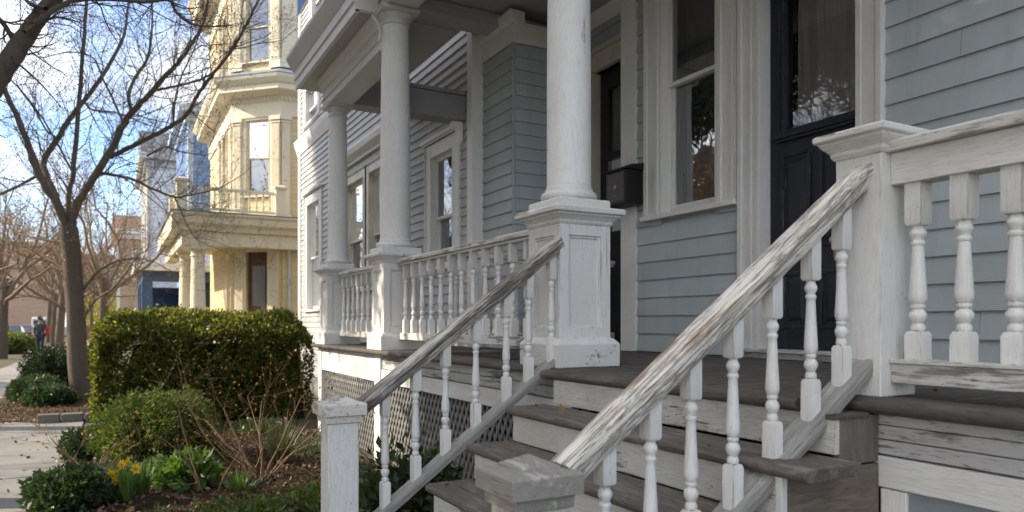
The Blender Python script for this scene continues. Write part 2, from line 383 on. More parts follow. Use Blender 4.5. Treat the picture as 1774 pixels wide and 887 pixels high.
def window(parent, T, u0, u1, w0, w1, mid=None, cas=.12, tm=None, sillout=.075, hood=False, curtain=None, muntin=False, panes=True, bot=.05, sashw=.045, deep=.9, apron=0, name='window', label=None):
    """u0..w1: the opening in the wall. casing is the part; sash, glass, sill, curtain, room are sub-parts"""
    tm = tm or clean('z')
    mb = MB(T); e = .034
    mb.box(u0 - cas, u0, -.02, e, w0, w1 + cas); mb.box(u1, u1 + cas, -.02, e, w0, w1 + cas); mb.box(u0, u1, -.02, e - .003, w1, w1 + cas)
    # back band and inner bead, jamb
    mb.box(u0 - cas - .02, u0 - cas, -.02, e + .018, w0, w1 + cas + .02); mb.box(u1 + cas, u1 + cas + .02, -.02, e + .018, w0, w1 + cas + .02); mb.box(u0 - cas, u1 + cas, -.02, e + .018, w1 + cas, w1 + cas + .02)
    mb.box(u0 - .001, u0 + .015, -.13, e + .008, w0, w1); mb.box(u1 - .015, u1 + .001, -.13, e + .008, w0, w1); mb.box(u0 + .015, u1 - .015, -.13, e + .005, w1 - .015, w1 + .001)
    if hood: mb.box(u0 - cas - .06, u1 + cas + .06, -.02, .1, w1 + cas + .02, w1 + cas + .06); mb.box(u0 - cas - .03, u1 + cas + .03, -.02, .07, w1 + cas - .0, w1 + cas + .02)
    f = mb.build(name, tm, parent, bevel=.003)
    if label: f['label'] = label
    s = MB(T); s.box(u0 - cas - .03, u1 + cas + .03, -.13, sillout, w0 - .045, w0)
    if apron: s.box(u0 - cas, u1 + cas, -.02, .022, w0 - .045 - apron, w0 - .045)
    s.build('sill', tm, f, bevel=.004)
    mid = mid or (w0 + w1) / 2; b = .015; q = MB(T); a0, a1 = u0 + b, u1 - b; sw = sashw
    # upper sash outside, lower sash behind
    for (z0, z1, v, bot_, top_) in ((mid - .02, w1 - b, -.045, .04, .05), (w0, mid + .02, -.085, bot + .03, .04)):
        q.box(a0, a0 + sw, v - .035, v, z0, z1); q.box(a1 - sw, a1, v - .035, v, z0, z1)
        q.box(a0 + sw, a1 - sw, v - .035, v - .001, z0, z0 + bot_); q.box(a0 + sw, a1 - sw, v - .035, v - .001, z1 - top_, z1)
        if muntin: c = (a0 + a1) / 2; q.box(c - .012, c + .012, v - .03, v - .004, z0 + bot_, z1 - top_)
    q.build('sash', tm, f, bevel=.003)
    g = MB(T)
    for (z0, z1, v) in ((mid + .02, w1 - b - .05, -.062), (w0 + bot + .03, mid - .02, -.102)):
        g.add([(a0 + sw - .003, v, z0), (a1 - sw + .003, v, z0), (a1 - sw + .003, v, z1), (a0 + sw - .003, v, z1)], [(0, 1, 2, 3)])
    g.build('glass', GLASS, f)
    r = MB(T); x0, x1 = u0 - .3, u1 + .3; d0, d1 = -.17, -.17 - deep
    r.add([(x0, d0, w0 - .2), (x1, d0, w0 - .2), (x1, d0, w1 + .2), (x0, d0, w1 + .2), (x0, d1, w0 - .2), (x1, d1, w0 - .2), (x1, d1, w1 + .2), (x0, d1, w1 + .2)],
          [(4, 5, 6, 7), (0, 1, 5, 4), (3, 2, 6, 7), (0, 4, 7, 3), (1, 5, 6, 2)])
    r.build('room', DARKROOM, f)
    if curtain: curtain_mesh(T, f, u0, u1, w0, w1, **curtain)
    return f

def sheer(name, c, tr=.35):
    if name in MATS: return MATS[name]
    g = G(name); n = g.noise(g.coord((14, 14, .8)), 3, 3, .6); g.fin(g.mix(n, tuple(q * .7 for q in c), c), .9, .1)
    t = g.N('ShaderNodeBsdfTransparent'); mx = g.N('ShaderNodeMixShader'); mx.inputs[0].default_value = tr; g.L(g.b.outputs[0], mx.inputs[1]); g.L(t.outputs[0], mx.inputs[2]); g.L(mx.outputs[0], g.out.inputs[0])
    MATS[name] = g.m; return g.m
def curtain_mesh(T, parent, u0, u1, w0, w1, folds=7, amp=.02, mat=None, v=-.2, seed=1):
    mat = mat or sheer('sheer_curtain', (.42, .40, .37)); rnd = random.Random(seed); n, m = 90, 14; vs = []; fs = []
    ph = [rnd.uniform(0, 6.28) for _ in range(4)]
    for j in range(m + 1):
        for i in range(n + 1):
            s = i / n; w = w0 + (w1 - w0) * j / m; wob = .012 * math.sin(3 * j / m + ph[0] + 5 * s)
            a = amp * (.7 + .5 * math.sin(ph[1] + 9 * s))
            d = v + a * math.sin(2 * math.pi * folds * (s + wob) + ph[2] + .9 * math.sin(7 * s + ph[3])) + .006 * math.sin(2 * math.pi * folds * 2.7 * s + j * .2)
            vs.append((u0 + (u1 - u0) * s, d, w))
    for j in range(m):
        for i in range(n): k = j * (n + 1) + i; fs.append((k, k + 1, k + n + 2, k + n + 1))
    mb = MB(T); mb.add(vs, fs); return mb.build('curtain', mat, parent, smooth=True)

# ------------------------------------------------------------------ grey house
DZ = 1.213                                              # porch floor level
YM, YR, YB, YL = 1.95, 2.20, 1.23, 1.10                 # wall planes: entrance, recess, projecting block, far wing
house = thing('grey_house', 'grey clapboard house with white trim and two dark front doors behind the porch', 'house', (-6, 3, 0))
WX0, WX1, WZ0, WZ1 = -3.55, -2.81, 2.55, 4.72           # window beside the door
DX0, DX1, DZ1 = -2.33, -1.44, 4.55                      # front door opening
wall('entrance_wall', house, TY(YM), -4.16, 6.0, DZ + .01, 9.6, .177, SID_GREY, [(WX0, WX1, WZ0, WZ1), (DX0, DX1, 0, DZ1)])
m = MB(TY(YM)); m.box(-4.17, -3.93, -.3, .04, DZ + .003, 5.1); m.build('corner_board', clean('z'), house, bevel=.003)
window(house, TY(YM), WX0, WX1, WZ0, WZ1, mid=3.80, cas=.22, sillout=.09, bot=.06, apron=0, sashw=.05, curtain=dict(folds=5, amp=.02, v=-.30, mat=sheer('pale_sheer', (.32, .30, .28), .45), seed=4), label='tall sash window beside the main front door')
# stepped casing strips on the window
m = MB(TY(YM)); 
for a, b, d in ((-3.79, -3.74, .05), (-3.62, -3.575, .055), (-2.785, -2.74, .055), (-2.64, -2.60, .05)): m.box(a, b, .033, d, WZ0 + .002, WZ1 + .2)
m.build('casing_strip', clean('z'), house, bevel=.004)
# front door
def front_door():
    T = TY(YM); zb = DZ + .075
    c = MB(T)
    c.box(DX0 - .17, DX0, -.16, .04, DZ + .003, DZ1 + .2); c.box(DX0 - .215, DX0 - .17, -.02, .065, DZ + .003, DZ1 + .2); c.box(DX0 - .10, DX0 - .07, .039, .052, DZ + .003, DZ1); c.box(DX0 - .03, DX0 + .012, -.16, .052, DZ + .003, DZ1)
    c.box(DX1, DX1 + .2, -.16, .05, DZ + .003, DZ1 + .2); c.box(DX1 + .155, DX1 + .2, .049, .062, DZ + .003, DZ1 + .2); c.box(DX1 + .0, DX1 + .045, .049, .058, DZ + .003, DZ1)
    c.box(DX0, DX1, -.16, .037, DZ1, DZ1 + .2)
    c.build('door_casing', trim('z', .02), house, bevel=.004)
    s = MB(T); s.box(DX0 - .2, DX1 + .1, -.16, .06, DZ + .002, DZ + .05); s.box(DX0 - .16, DX1 + .06, -.16, .11, DZ + .052, DZ + .078); s.build('door_sill', WORN, house, bevel=.004)
    v0, v1 = -.13, -.08; d = MB(T); x0, x1 = DX0 + .012, DX1
    gx0, gx1, gz0, gz1 = x0 + .155, x1 - .09, 3.06, DZ1 - .15
    d.box(x0, gx0, v0, v1, zb, DZ1); d.box(gx1, x1, v0, v1, zb, DZ1); d.box(gx0, gx1, v0, v1 - .001, gz1, DZ1)
    d.box(gx0, gx1, v0, v1 - .001, zb, gz0)
    # raised mouldings: ledge below the glass and bead round it
    d.box(x0 + .06, x1, v1 - .002, v1 + .045, gz0 - .075, gz0 - .035); d.box(x0 + .075, x1, v1 - .002, v1 + .03, gz0 - .1, gz0 - .075); d.box(x0 + .075, x1, v1 - .002, v1 + .03, gz0 - .035, gz0 - .012)
    for a, b in ((gx0 - .03, gx0), ): d.box(a, b, v1 - .002, v1 + .022, gz0 - .012, gz1)
    d.box(gx0 - .07, gx0 - .045, v1 - .002, v1 + .012, gz0 - .012, gz1)
    # two rows of raised panels
    xm = (x0 + x1) / 2
    for (a, b) in ((x0 + .12, xm - .04), (xm + .04, x1 - .1)):
        for (p, q) in ((zb + .17, zb + .62), (zb + .80, gz0 - .2)):
            d.box(a, b, v1 - .002, v1 + .014, p, p + .025); d.box(a, b, v1 - .002, v1 + .014, q - .025, q); d.box(a, a + .025, v1 - .002, v1 + .014, p + .025, q - .025); d.box(b - .025, b, v1 - .002, v1 + .014, p + .025, q - .025)
            d.hexa([(a + .05, v1 - .002, p + .05), (b - .05, v1 - .002, p + .05), (b - .09, v1 + .01, p + .09), (a + .09, v1 + .01, p + .09), (a + .05, v1 - .002, q - .05), (b - .05, v1 - .002, q - .05), (b - .09, v1 + .01, q - .09), (a + .09, v1 + .01, q - .09)])
    o = d.build('door', NAVY, house, bevel=.004); o['label'] = 'dark navy panelled front door with a tall curtained glass'
    k = MB(T); kx, kz = x1 - .24, 2.09
    pl = [(-.028, -.12), (.028, -.12), (.036, -.09), (.03, 0), (.036, .06), (.028, .09), (-.028, .09), (-.036, .06), (-.03, 0), (-.036, -.09)]
    k.prism([(kx + a, kz + b) for a, b in pl], 'y', v1 - .001, v1 + .006)
    n = 20; prof = [(.012, 0), (.012, .03), (.03, .036), (.036, .05), (.03, .062), (.012, .067)]; vs = []; fs = []
    for r, h in prof: vs += [(kx + r * math.cos(2 * math.pi * i / n), v1 + h, kz + .03 + r * math.sin(2 * math.pi * i / n)) for i in range(n)]
    for j in range(len(prof) - 1): fs += [(j * n + i, j * n + (i + 1) % n, (j + 1) * n + (i + 1) % n, (j + 1) * n + i) for i in range(n)]
    fs.append(tuple(range((len(prof) - 1) * n, len(prof) * n))); k.add(vs, fs)
    k.build('handle', BRASS, o, smooth=True)
    g = MB(T); g.add([(gx0 - .003, -.115, gz0 - .003), (gx1 + .003, -.115, gz0 - .003), (gx1 + .003, -.115, gz1 + .003), (gx0 - .003, -.115, gz1 + .003)], [(0, 1, 2, 3)]); g.build('glass', glassmat('door_glass', (.9, .9, .92), .0), o)
    curtain_mesh(T, o, gx0 + .07, gx1, gz0 - .05, gz1 + .05, folds=8, amp=.017, mat=sheer('lace_curtain', (.62, .59, .55), .06), v=-.152, seed=8)
    r = MB(T); r.add([(x0 - .3, -.17, zb - .0), (x1 + .3, -.17, zb), (x1 + .3, -.17, DZ1 + .1), (x0 - .3, -.17, DZ1 + .1), (x0 - .3, -1.2, zb), (x1 + .3, -1.2, zb), (x1 + .3, -1.2, DZ1 + .1), (x0 - .3, -1.2, DZ1 + .1)], [(4, 5, 6, 7), (0, 1, 5, 4), (3, 2, 6, 7), (0, 4, 7, 3), (1, 5, 6, 2)]); r.build('room', DARKROOM, o)
front_door()
# recess with the second door
RX0, RX1, RZ1 = -5.06, -4.25, 4.42
wall('recess_wall', house, TY(YR), -5.24, -4.0, DZ + .01, 9.6, .145, SID_GREY, [(RX0, RX1, 0, RZ1)])
def back_door():
    T = TY(YR); zb = DZ + .05; AGED = paint('aged_trim', (.60, .56, .48), wood=(.2, .16, .11), wear=.30, axis='z', stain=.75)
    c = MB(T); c.box(RX0 - .11, RX0, -.16, .03, DZ + .003, RZ1 + .2); c.box(RX0 - .15, RX0 - .11, -.02, .05, DZ + .003, RZ1 + .2); c.box(RX0 - .03, RX0 + .012, -.16, .045, DZ + .003, RZ1)
    c.box(RX0, RX1 + .2, -.16, .028, RZ1, RZ1 + .2); c.box(RX0 - .15, RX1 + .2, -.02, .06, RZ1 + .2, RZ1 + .26); c.build('door_casing', AGED, house, bevel=.004)
    v0, v1 = -.13, -.085; d = MB(T); x0, x1 = RX0 + .012, RX1; gx0, gx1, gz0, gz1, mz = x0 + .15, x1 - .14, 2.55, RZ1 - .22, 3.42
    d.box(x0, gx0, v0, v1, zb, RZ1); d.box(gx1, x1, v0, v1, zb, RZ1); d.box(gx0, gx1, v0, v1 - .001, gz1, RZ1); d.box(gx0, gx1, v0, v1 - .001, zb, gz0); d.box(gx0, gx1, v0, v1 - .001, mz - .04, mz + .04)
    for p, q in ((zb + .16, zb + .6), (zb + .72, gz0 - .12)):
        a, b = x0 + .13, x1 - .12
        d.box(a, b, v1 - .002, v1 + .014, p, p + .022); d.box(a, b, v1 - .002, v1 + .014, q - .022, q); d.box(a, a + .022, v1 - .002, v1 + .014, p + .022, q - .022); d.box(b - .022, b, v1 - .002, v1 + .014, p + .022, q - .022)
    o = d.build('door', BLACKP, house, bevel=.004); o['label'] = 'black second door in the recess behind the middle column'
    g = MB(T)
    for a, b in ((gz0, mz - .04), (mz + .04, gz1)): g.add([(gx0, -.115, a), (gx1, -.115, a), (gx1, -.115, b), (gx0, -.115, b)], [(0, 1, 2, 3)])
    g.build('glass', glassmat('door_glass', (.9, .9, .92), .0), o)
    curtain_mesh(T, o, gx0 - .02, gx1 + .02, gz0 - .05, gz1 + .05, folds=6, amp=.015, mat=sheer('cream_curtain', (.45, .42, .36), .05), v=-.17, seed=3)
    k = MB(); k.lathe([(.012, 0), (.03, .005), (.034, .02), (.012, .03)], n=16); k.build('handle', BRASS, o, smooth=True, loc=(x0 + .07, YR + .085, 2.28), rot=(R(90), 0, 0))
back_door()
# projecting block: front and side
wall('block_front', house, TY(YB), -6.05, -5.255, .3, 4.66, .145, SID_GREY)
wall('block_side', house, TX(-5.24), YB + .016, YR + .02, .3, 4.66, .145, SID_GREY)
m = MB(); m.box(-6.0, -5.215, YB - .028, YB + .1, 4.66, 4.9); m.box(-5.3, -5.212, YB - .03, YR + .1, 4.662, 4.9); m.build('frieze', clean('x'), house, bevel=.004)
m = MB(); m.prism([(YB - .09, 4.97), (YB - .07, 4.90), (YB + .02, 4.86), (YB + .1, 4.86), (YB + .1, 5.0), (YB - .09, 5.0)], 'x', -6.2, -5.16); m.build('crown_moulding', clean('x'), house, bevel=.004)
m = MB(); m.box(-6.13, -5.99, YL - .035, YB + .05, .3, 5.7); m.build('corner_board', clean('z'), house, bevel=.004)
# far wing
BW0, BW1 = -11.45, -10.35
lw = [(-7.30, -6.55, 2.25, 3.76), (BW0, BW1, 2.1, 4.06), (-10.05, -9.0, 2.1, 4.06)]
wz = U(548, 540, y=YL); 
lw += [(-14.55, -13.45, 1.80, 4.15), (-14.7, -13.6, 5.95, 6.75), (-14.1, -13.1, 7.85, 8.69)]
wall('wing_wall', house, TY(YL), -15.36, -6.13, .35, 8.7, .118, SID_PALE, lw)
wall('wing_upper_wall', house, TY(YL + .004), -6.13, -4.2, 5.2, 9.6, .118, SID_PALE)
window(house, TY(YL), *lw[0], mid=2.92, cas=.17, hood=True, label='sash window over the porch rail between the two far columns', curtain=dict(folds=5, amp=.015, mat=sheer('grey_sheer', (.12, .11, .10), .55), v=-.4))
window(house, TY(YL), *lw[1], mid=3.0, cas=.14, tm=paint('aged_white', (.70, .66, .58), wear=.15, axis='z', stain=.6)); window(house, TY(YL), *lw[2], mid=3.0, cas=.14, tm=paint('aged_white', (.70, .66, .58), wear=.15, axis='z', stain=.6))
m = MB(); m.prism([(YL - .16, 4.58), (YL - .14, 4.5), (YL - .05, 4.42), (YL + .02, 4.38), (YL + .02, 4.62), (YL - .16, 4.62)], 'x', -11.75, -8.7); m.box(-11.65, -8.8, YL - .055, YL, 4.375, 4.43); m.build('window_cornice', clean('x'), house, bevel=.004)
window(house, TY(YL), *lw[3], mid=2.95, cas=.2, hood=True, label='tall sash window at the far end of the ground floor')
window(house, TY(YL), *lw[4], mid=6.3, cas=.16); window(house, TY(YL), *lw[5], mid=8.5, cas=.2)
m = MB(); m.box(-15.42, -15.2, YL - .04, YL + .1, .3, 8.7); m.build('corner_board', clean('z'), house, bevel=.004)
m = MB(); m.prism([(YL - .12, 5.72), (YL - .10, 5.62), (YL - .03, 5.42), (YL + .02, 5.42), (YL + .02, 5.74), (YL - .12, 5.74)], 'x', -15.5, -8.9); m.build('band_board', clean('x'), house, bevel=.004)
# sides, back and roofs so that the house is solid
m = MB(); m.box(-15.34, -6.2, 10, 10.2, .3, 8.7); m.box(-15.36, -15.2, YL + .2, 10, .3, 8.7); m.box(5.8, 6, YM + .2, 10, .3, 9.6); m.box(-15.36, -4.2, YL + .2, YL + 1.5, 8.7, 8.72); m.box(-6.2, 6.0, 10, 10.2, .3, 9.6); m.build('side_wall', SID_PALE, house)
m = MB(); m.box(-15.38, -4.3, YL + .0, 10.3, 8.73, 8.85); m.box(-5.5, 6.2, YM - .4, 10.3, 9.6, 9.85); m.build('roof', plain('roof_tar', (.06, .06, .06), .9), house)
m = MB(); m.box(-15.3, -5.9, YL + .02, YL + .3, 0, .34); m.box(-4.2, 6, YM + .02, YM + .3, 0, DZ); m.box(-5.9, -5.3, YB + .03, YB + .3, 0, .3); m.build('foundation', plain('stone_base', (.22, .21, .2), .9), house)

# ------------------------------------------------------------------ main porch roof and far porch roof
roof = thing('porch_roof', 'high porch roof with grey ceiling over the front steps', 'porch roof', (-1.5, 1, 4.9))
GCEIL = paint('ceiling_paint', (.37, .37, .36), wear=-.3, axis='x', stain=.15); BEAMP = paint('beam_paint', (.40, .41, .42), wear=-.15, axis='y', stain=.2)
m = MB()
x = -5.45
while x < .3: m.box(x, x + .088, -.14, YR + .05, 5.05, 5.07); x += .09
m.build('ceiling', GCEIL, roof, bevel=.003)
m = MB(); m.box(-5.78, -5.46, -.155, YB + 1.0, 4.905, 5.2); m.box(-5.80, -5.44, -.17, YB + 1.0, 5.0, 5.03); m.build('beam', BEAMP, roof, bevel=.004)
m = MB(); m.box(-5.95, .45, -.17, .17, 4.91, 5.4); m.box(-5.98, .45, -.2, .18, 5.1, 5.13); m.box(.1, .42, .172, 1.94, 4.912, 5.399); m.build('entablature', clean('x'), roof, bevel=.004)
m = MB(); m.box(-6.15, .6, -.62, 1.94, 5.4, 5.75); m.build('cornice', clean('x'), roof, bevel=.006)
m = MB(); m.prism([(YM - .1, 5.05), (YM - .03, 4.96), (YM, 4.96), (YM, 5.05)], 'x', -4.16, .4); m.prism([(YR - .12, 5.05), (YR - .03, 4.93), (YR, 4.93), (YR, 5.05)], 'x', -5.2, -4.3); m.build('wall_moulding', clean('x'), roof)
m = MB(); m.prism([(YR, 4.93), (YR - .2, 4.93), (YR - .2, 4.86), (YR - .12, 4.80), (YR - .05, 4.68), (YR, 4.64)], 'x', -5.21, -5.12); m.build('bracket', clean('z'), roof, bevel=.006)

low = thing('far_porch_roof', 'lower white porch cornice and soffit over the far columns', 'porch roof', (-7.2, 0, 4.5))
SOF = paint('soffit_paint', (.47, .46, .44), wear=-.2, axis='x', stain=.3)
LX0, LX1 = -8.75, -5.8
m = MB(); m.box(LX0, LX1, -.42, .78, 4.885, 4.91); m.build('soffit', SOF, low)
m = MB(); m.box(-8.28, LX1, -.155, .155, 4.505, 4.883); m.box(-8.30, LX1, -.175, .17, 4.60, 4.62); m.build('entablature', clean('x'), low, bevel=.004)
m = MB(); m.prism([(-.156, 4.72), (-.175, 4.74), (-.185, 4.80), (-.24, 4.86), (-.24, 4.884), (-.156, 4.884)], 'x', -8.3, LX1)
m.prism([(-.43, 4.87), (-.43, 4.98), (-.45, 4.99), (-.45, 5.10), (-.47, 5.12), (-.52, 5.2), (-.56, 5.27), (-.56, 5.32), (.8, 5.36), (.8, 4.912), (-.38, 4.912), (-.38, 4.87)], 'x', LX0, LX1); m.build('cornice', clean('x'), low, bevel=.004)
m = MB(); m.box(-8.14, -7.86, .156, YL - .02, 4.51, 4.8); m.build('beam', BEAMP, low, bevel=.004)
m = MB(); m.box(-6.45, -6.2, .156, YL - .02, 4.0, 4.30); m.box(-6.48, -6.17, .157, YL - .022, 4.301, 4.345); m.build('beam', paint('dark_beam', (.24, .245, .24), wear=-.15, axis='y', stain=.2), low, bevel=.004)
m = MB(); m.prism([(YL - .02, 4.0), (YL - .16, 4.0), (YL - .15, 3.95), (YL - .08, 3.9), (YL - .05, 3.78), (YL - .02, 3.74)], 'x', -6.38, -6.26); m.build('bracket', clean('z'), low, bevel=.006)
# ------------------------------------------------------------------ porch floor
YN, YS, YRT = -.30, -.42, -.17                          # nosing lines: far part, top of the steps, near part
deck = thing('porch_floor', 'weathered dark plank porch floor on white skirt boards and lattice', 'porch floor', (-3, 0, 0))
m = MB(); x = -8.3
while x < 5.6:
    w = .083; y0 = YN + .11 if x < -1.95 else (YS + .13 if x < -.09 else YRT + .13)
    j = random.uniform(-.0015, .0015); m.box(x, x + w, y0, YR + .02, DZ - .03, DZ + j); x += w + .006
m.build('floor_boards', DECK['y'], deck, bevel=.003)
def nosed(m, x0, x1, yf, yb, z1, t, r=None):
    r = r or t / 2; pts = [(yb, z1 - t)] + [(yf + r + r * math.cos(a), z1 - t / 2 + t / 2 * math.sin(a)) for a in [R(270 - 18 * k) for k in range(11)]] + [(yb, z1)]
    m.prism(pts, 'x', x0, x1)
m = MB(); nosed(m, -8.36, -1.93, YN, YN + .107, DZ + .002, .05); nosed(m, -1.927, -.03, YS, YS + .127, DZ + .002, .055); m.box(-.029, .124, YS + .03, YRT - .021, DZ - .07, DZ - .052); nosed(m, -.028, 5.6, YRT - .02, YRT + .127, DZ + .002, .06)
m.box(-8.36, -8.30, YN + .11, YL, DZ - .045, DZ + .002)
m.build('floor_nosing', DECK['x'], deck, bevel=.003)
YK = YN + .10
m = MB(); m.box(-8.30, -5.81, YK, YK + .05, .86, DZ - .05); m.box(-5.59, -1.9, YK, YK + .05, .866, 1.004); m.box(.095, 5.6, -.125, -.07, .872, .99); m.box(-8.30, -8.25, YK + .05, YL, .86, DZ - .05)
m.build('skirt_board', trim('x', .12), deck, bevel=.004)
m = MB()
for a, b in ((1.012, 1.085), (1.09, DZ - .05)): m.box(-5.59, -1.9, YK + .012, YK + .05, a, b)
for a, b in ((.998, 1.052), (1.056, 1.108), (1.111, DZ - .058)): m.box(.095, 5.6, -.115, -.07, a, b)
m.build('weathered_board', WORN, deck, bevel=.003)
m = MB()
for a, b in ((-8.30, -8.12), (-5.80, -5.60), (-2.02, -1.9)): m.box(a, b, YK - .012, YK + .09, 0, DZ - .052 if a < -3 else .86)
m.box(.121, .225, -.122, -.06, 0, .868)
m.build('support_post', trim('z', .1), deck, bevel=.004)
m = MB(); m.box(.227, 5.6, -.108, -.06, 0, .87); m.build('under_panel', siding('blue_grey_panel', (.23, .26, .29), .2), deck)
def lattice(x0, x1, z0, z1, y, sp=.085, w=.03, k=1.75):
    m = MB()
    for sgn, dy in ((1, 0), (-1, .008)):
        c = -6 * abs(x1 - x0)
        n = int((abs(x1 - x0) + (z1 - z0) / k) / sp) + 2
        for i in range(-1, n):
            xa = x0 + i * sp if sgn < 0 else x0 + i * sp - (z1 - z0) / k
            # line: x = xa + sgn*(z-z0)/k  (sgn<0 runs from the right)
            def xat(z): return xa + (z - z0) / k if sgn > 0 else xa - (z - z0) / k
            lo, hi = z0, z1
            if sgn > 0: lo = max(lo, z0 + (x0 - xa) * k); hi = min(hi, z0 + (x1 - xa) * k)
            else: lo = max(lo, z0 + (xa - x1) * k); hi = min(hi, z0 + (xa - x0) * k)
            if hi - lo < .02: continue
            h = w / 2 * math.sqrt(1 + 1 / k ** 2)
            a, b = xat(lo), xat(hi)
            m.hexa([(a - h, y + dy, lo), (a + h, y + dy, lo), (a + h, y + dy + .007, lo), (a - h, y + dy + .007, lo), (b - h, y + dy, hi), (b + h, y + dy, hi), (b + h, y + dy + .007, hi), (b - h, y + dy + .007, hi)])
    m.build('lattice', plain('lattice_paint', (.20, .195, .19), .7), deck)
lattice(-8.12, -5.81, .03, .86, YK + .035); lattice(-5.59, -2.03, .03, .866, YK + .035)
m = MB(); m.box(-8.25, -1.95, YK + .9, YK + .95, 0, DZ - .05); m.build('dark_void_backing', DARKROOM, deck)  # near-black sheet stands in for the shade behind the lattice

# ------------------------------------------------------------------ front steps
steps = thing('front_steps', 'worn wooden front steps with peeling white risers', 'steps', (-.85, -1, 0))
SX0, SX1 = -1.86, .25
for i in range(1, 6):
    z = DZ - .2 * i; yf = -.45 - .25 * i
    m = MB(); nosed(m, SX0, SX1, yf, yf + .135, z, .048); m.box(SX0, SX1, yf + .139, yf + .285, z - .046, z - .001)
    m.build('tread', TREADW, steps, bevel=.004)
RISER = paint('riser_paint', (.62, .61, .58), wood=(.2, .17, .14), wear=.52, axis='x', stain=.7)
for i in range(0, 6):
    z = DZ - .2 * i; yf = (-.45 - .25 * i) if i else YS
    m = MB(); m.box(SX0 + .03, SX1 - .132, yf + .04, yf + .065, max(z - .2, .0) + .001, z - .052); m.build('riser', RISER, steps, bevel=.003)
BROWN = oldwood('brown_panel', (.12, .098, .078), (.25, .21, .17), 'y', crack=.25)
m = MB()
pl = [(-.128, 0), (-.128, DZ - .25)]
for i in range(1, 6): z = DZ - .2 * i - .05; yf = -.45 - .25 * i; pl += [(yf + .32 if i > 1 else -.128, z), (yf + .067, z)]
pl.append((yf + .067, 0)); m.prism(pl, 'x', SX1 - .156, SX1 - .132)
m.build('side_panel', BROWN, steps)
m = MB()
for i in range(1, 6):
    z = DZ - .2 * i; yf = -.45 - .25 * i
    m = MB(); m.box(SX1 - .16, SX1 - .131, yf + .036, yf + .066, 0, z - .05); m.build('stringer_post', trim('z', .3), steps, bevel=.003)
pl = [(-.13, 0), (-.13, DZ - .25)]
for i in range(1, 6): z = DZ - .2 * i - .05; yf = -.45 - .25 * i; pl += [(yf + .32 if i > 1 else -.13, z), (yf + .066, z)]
pl.append((yf + .066, 0)); m = MB(); m.prism(pl, 'x', SX0 + .028, SX0 + .05); m.build('stringer', trim('y', .3), steps)
m = MB(); m.box(.085, .117, -.354, -.126, .97, DZ - .062); m.build('corner_post', oldwood('dark_post', (.10, .088, .075), (.20, .175, .15), 'z'), steps, bevel=.004)

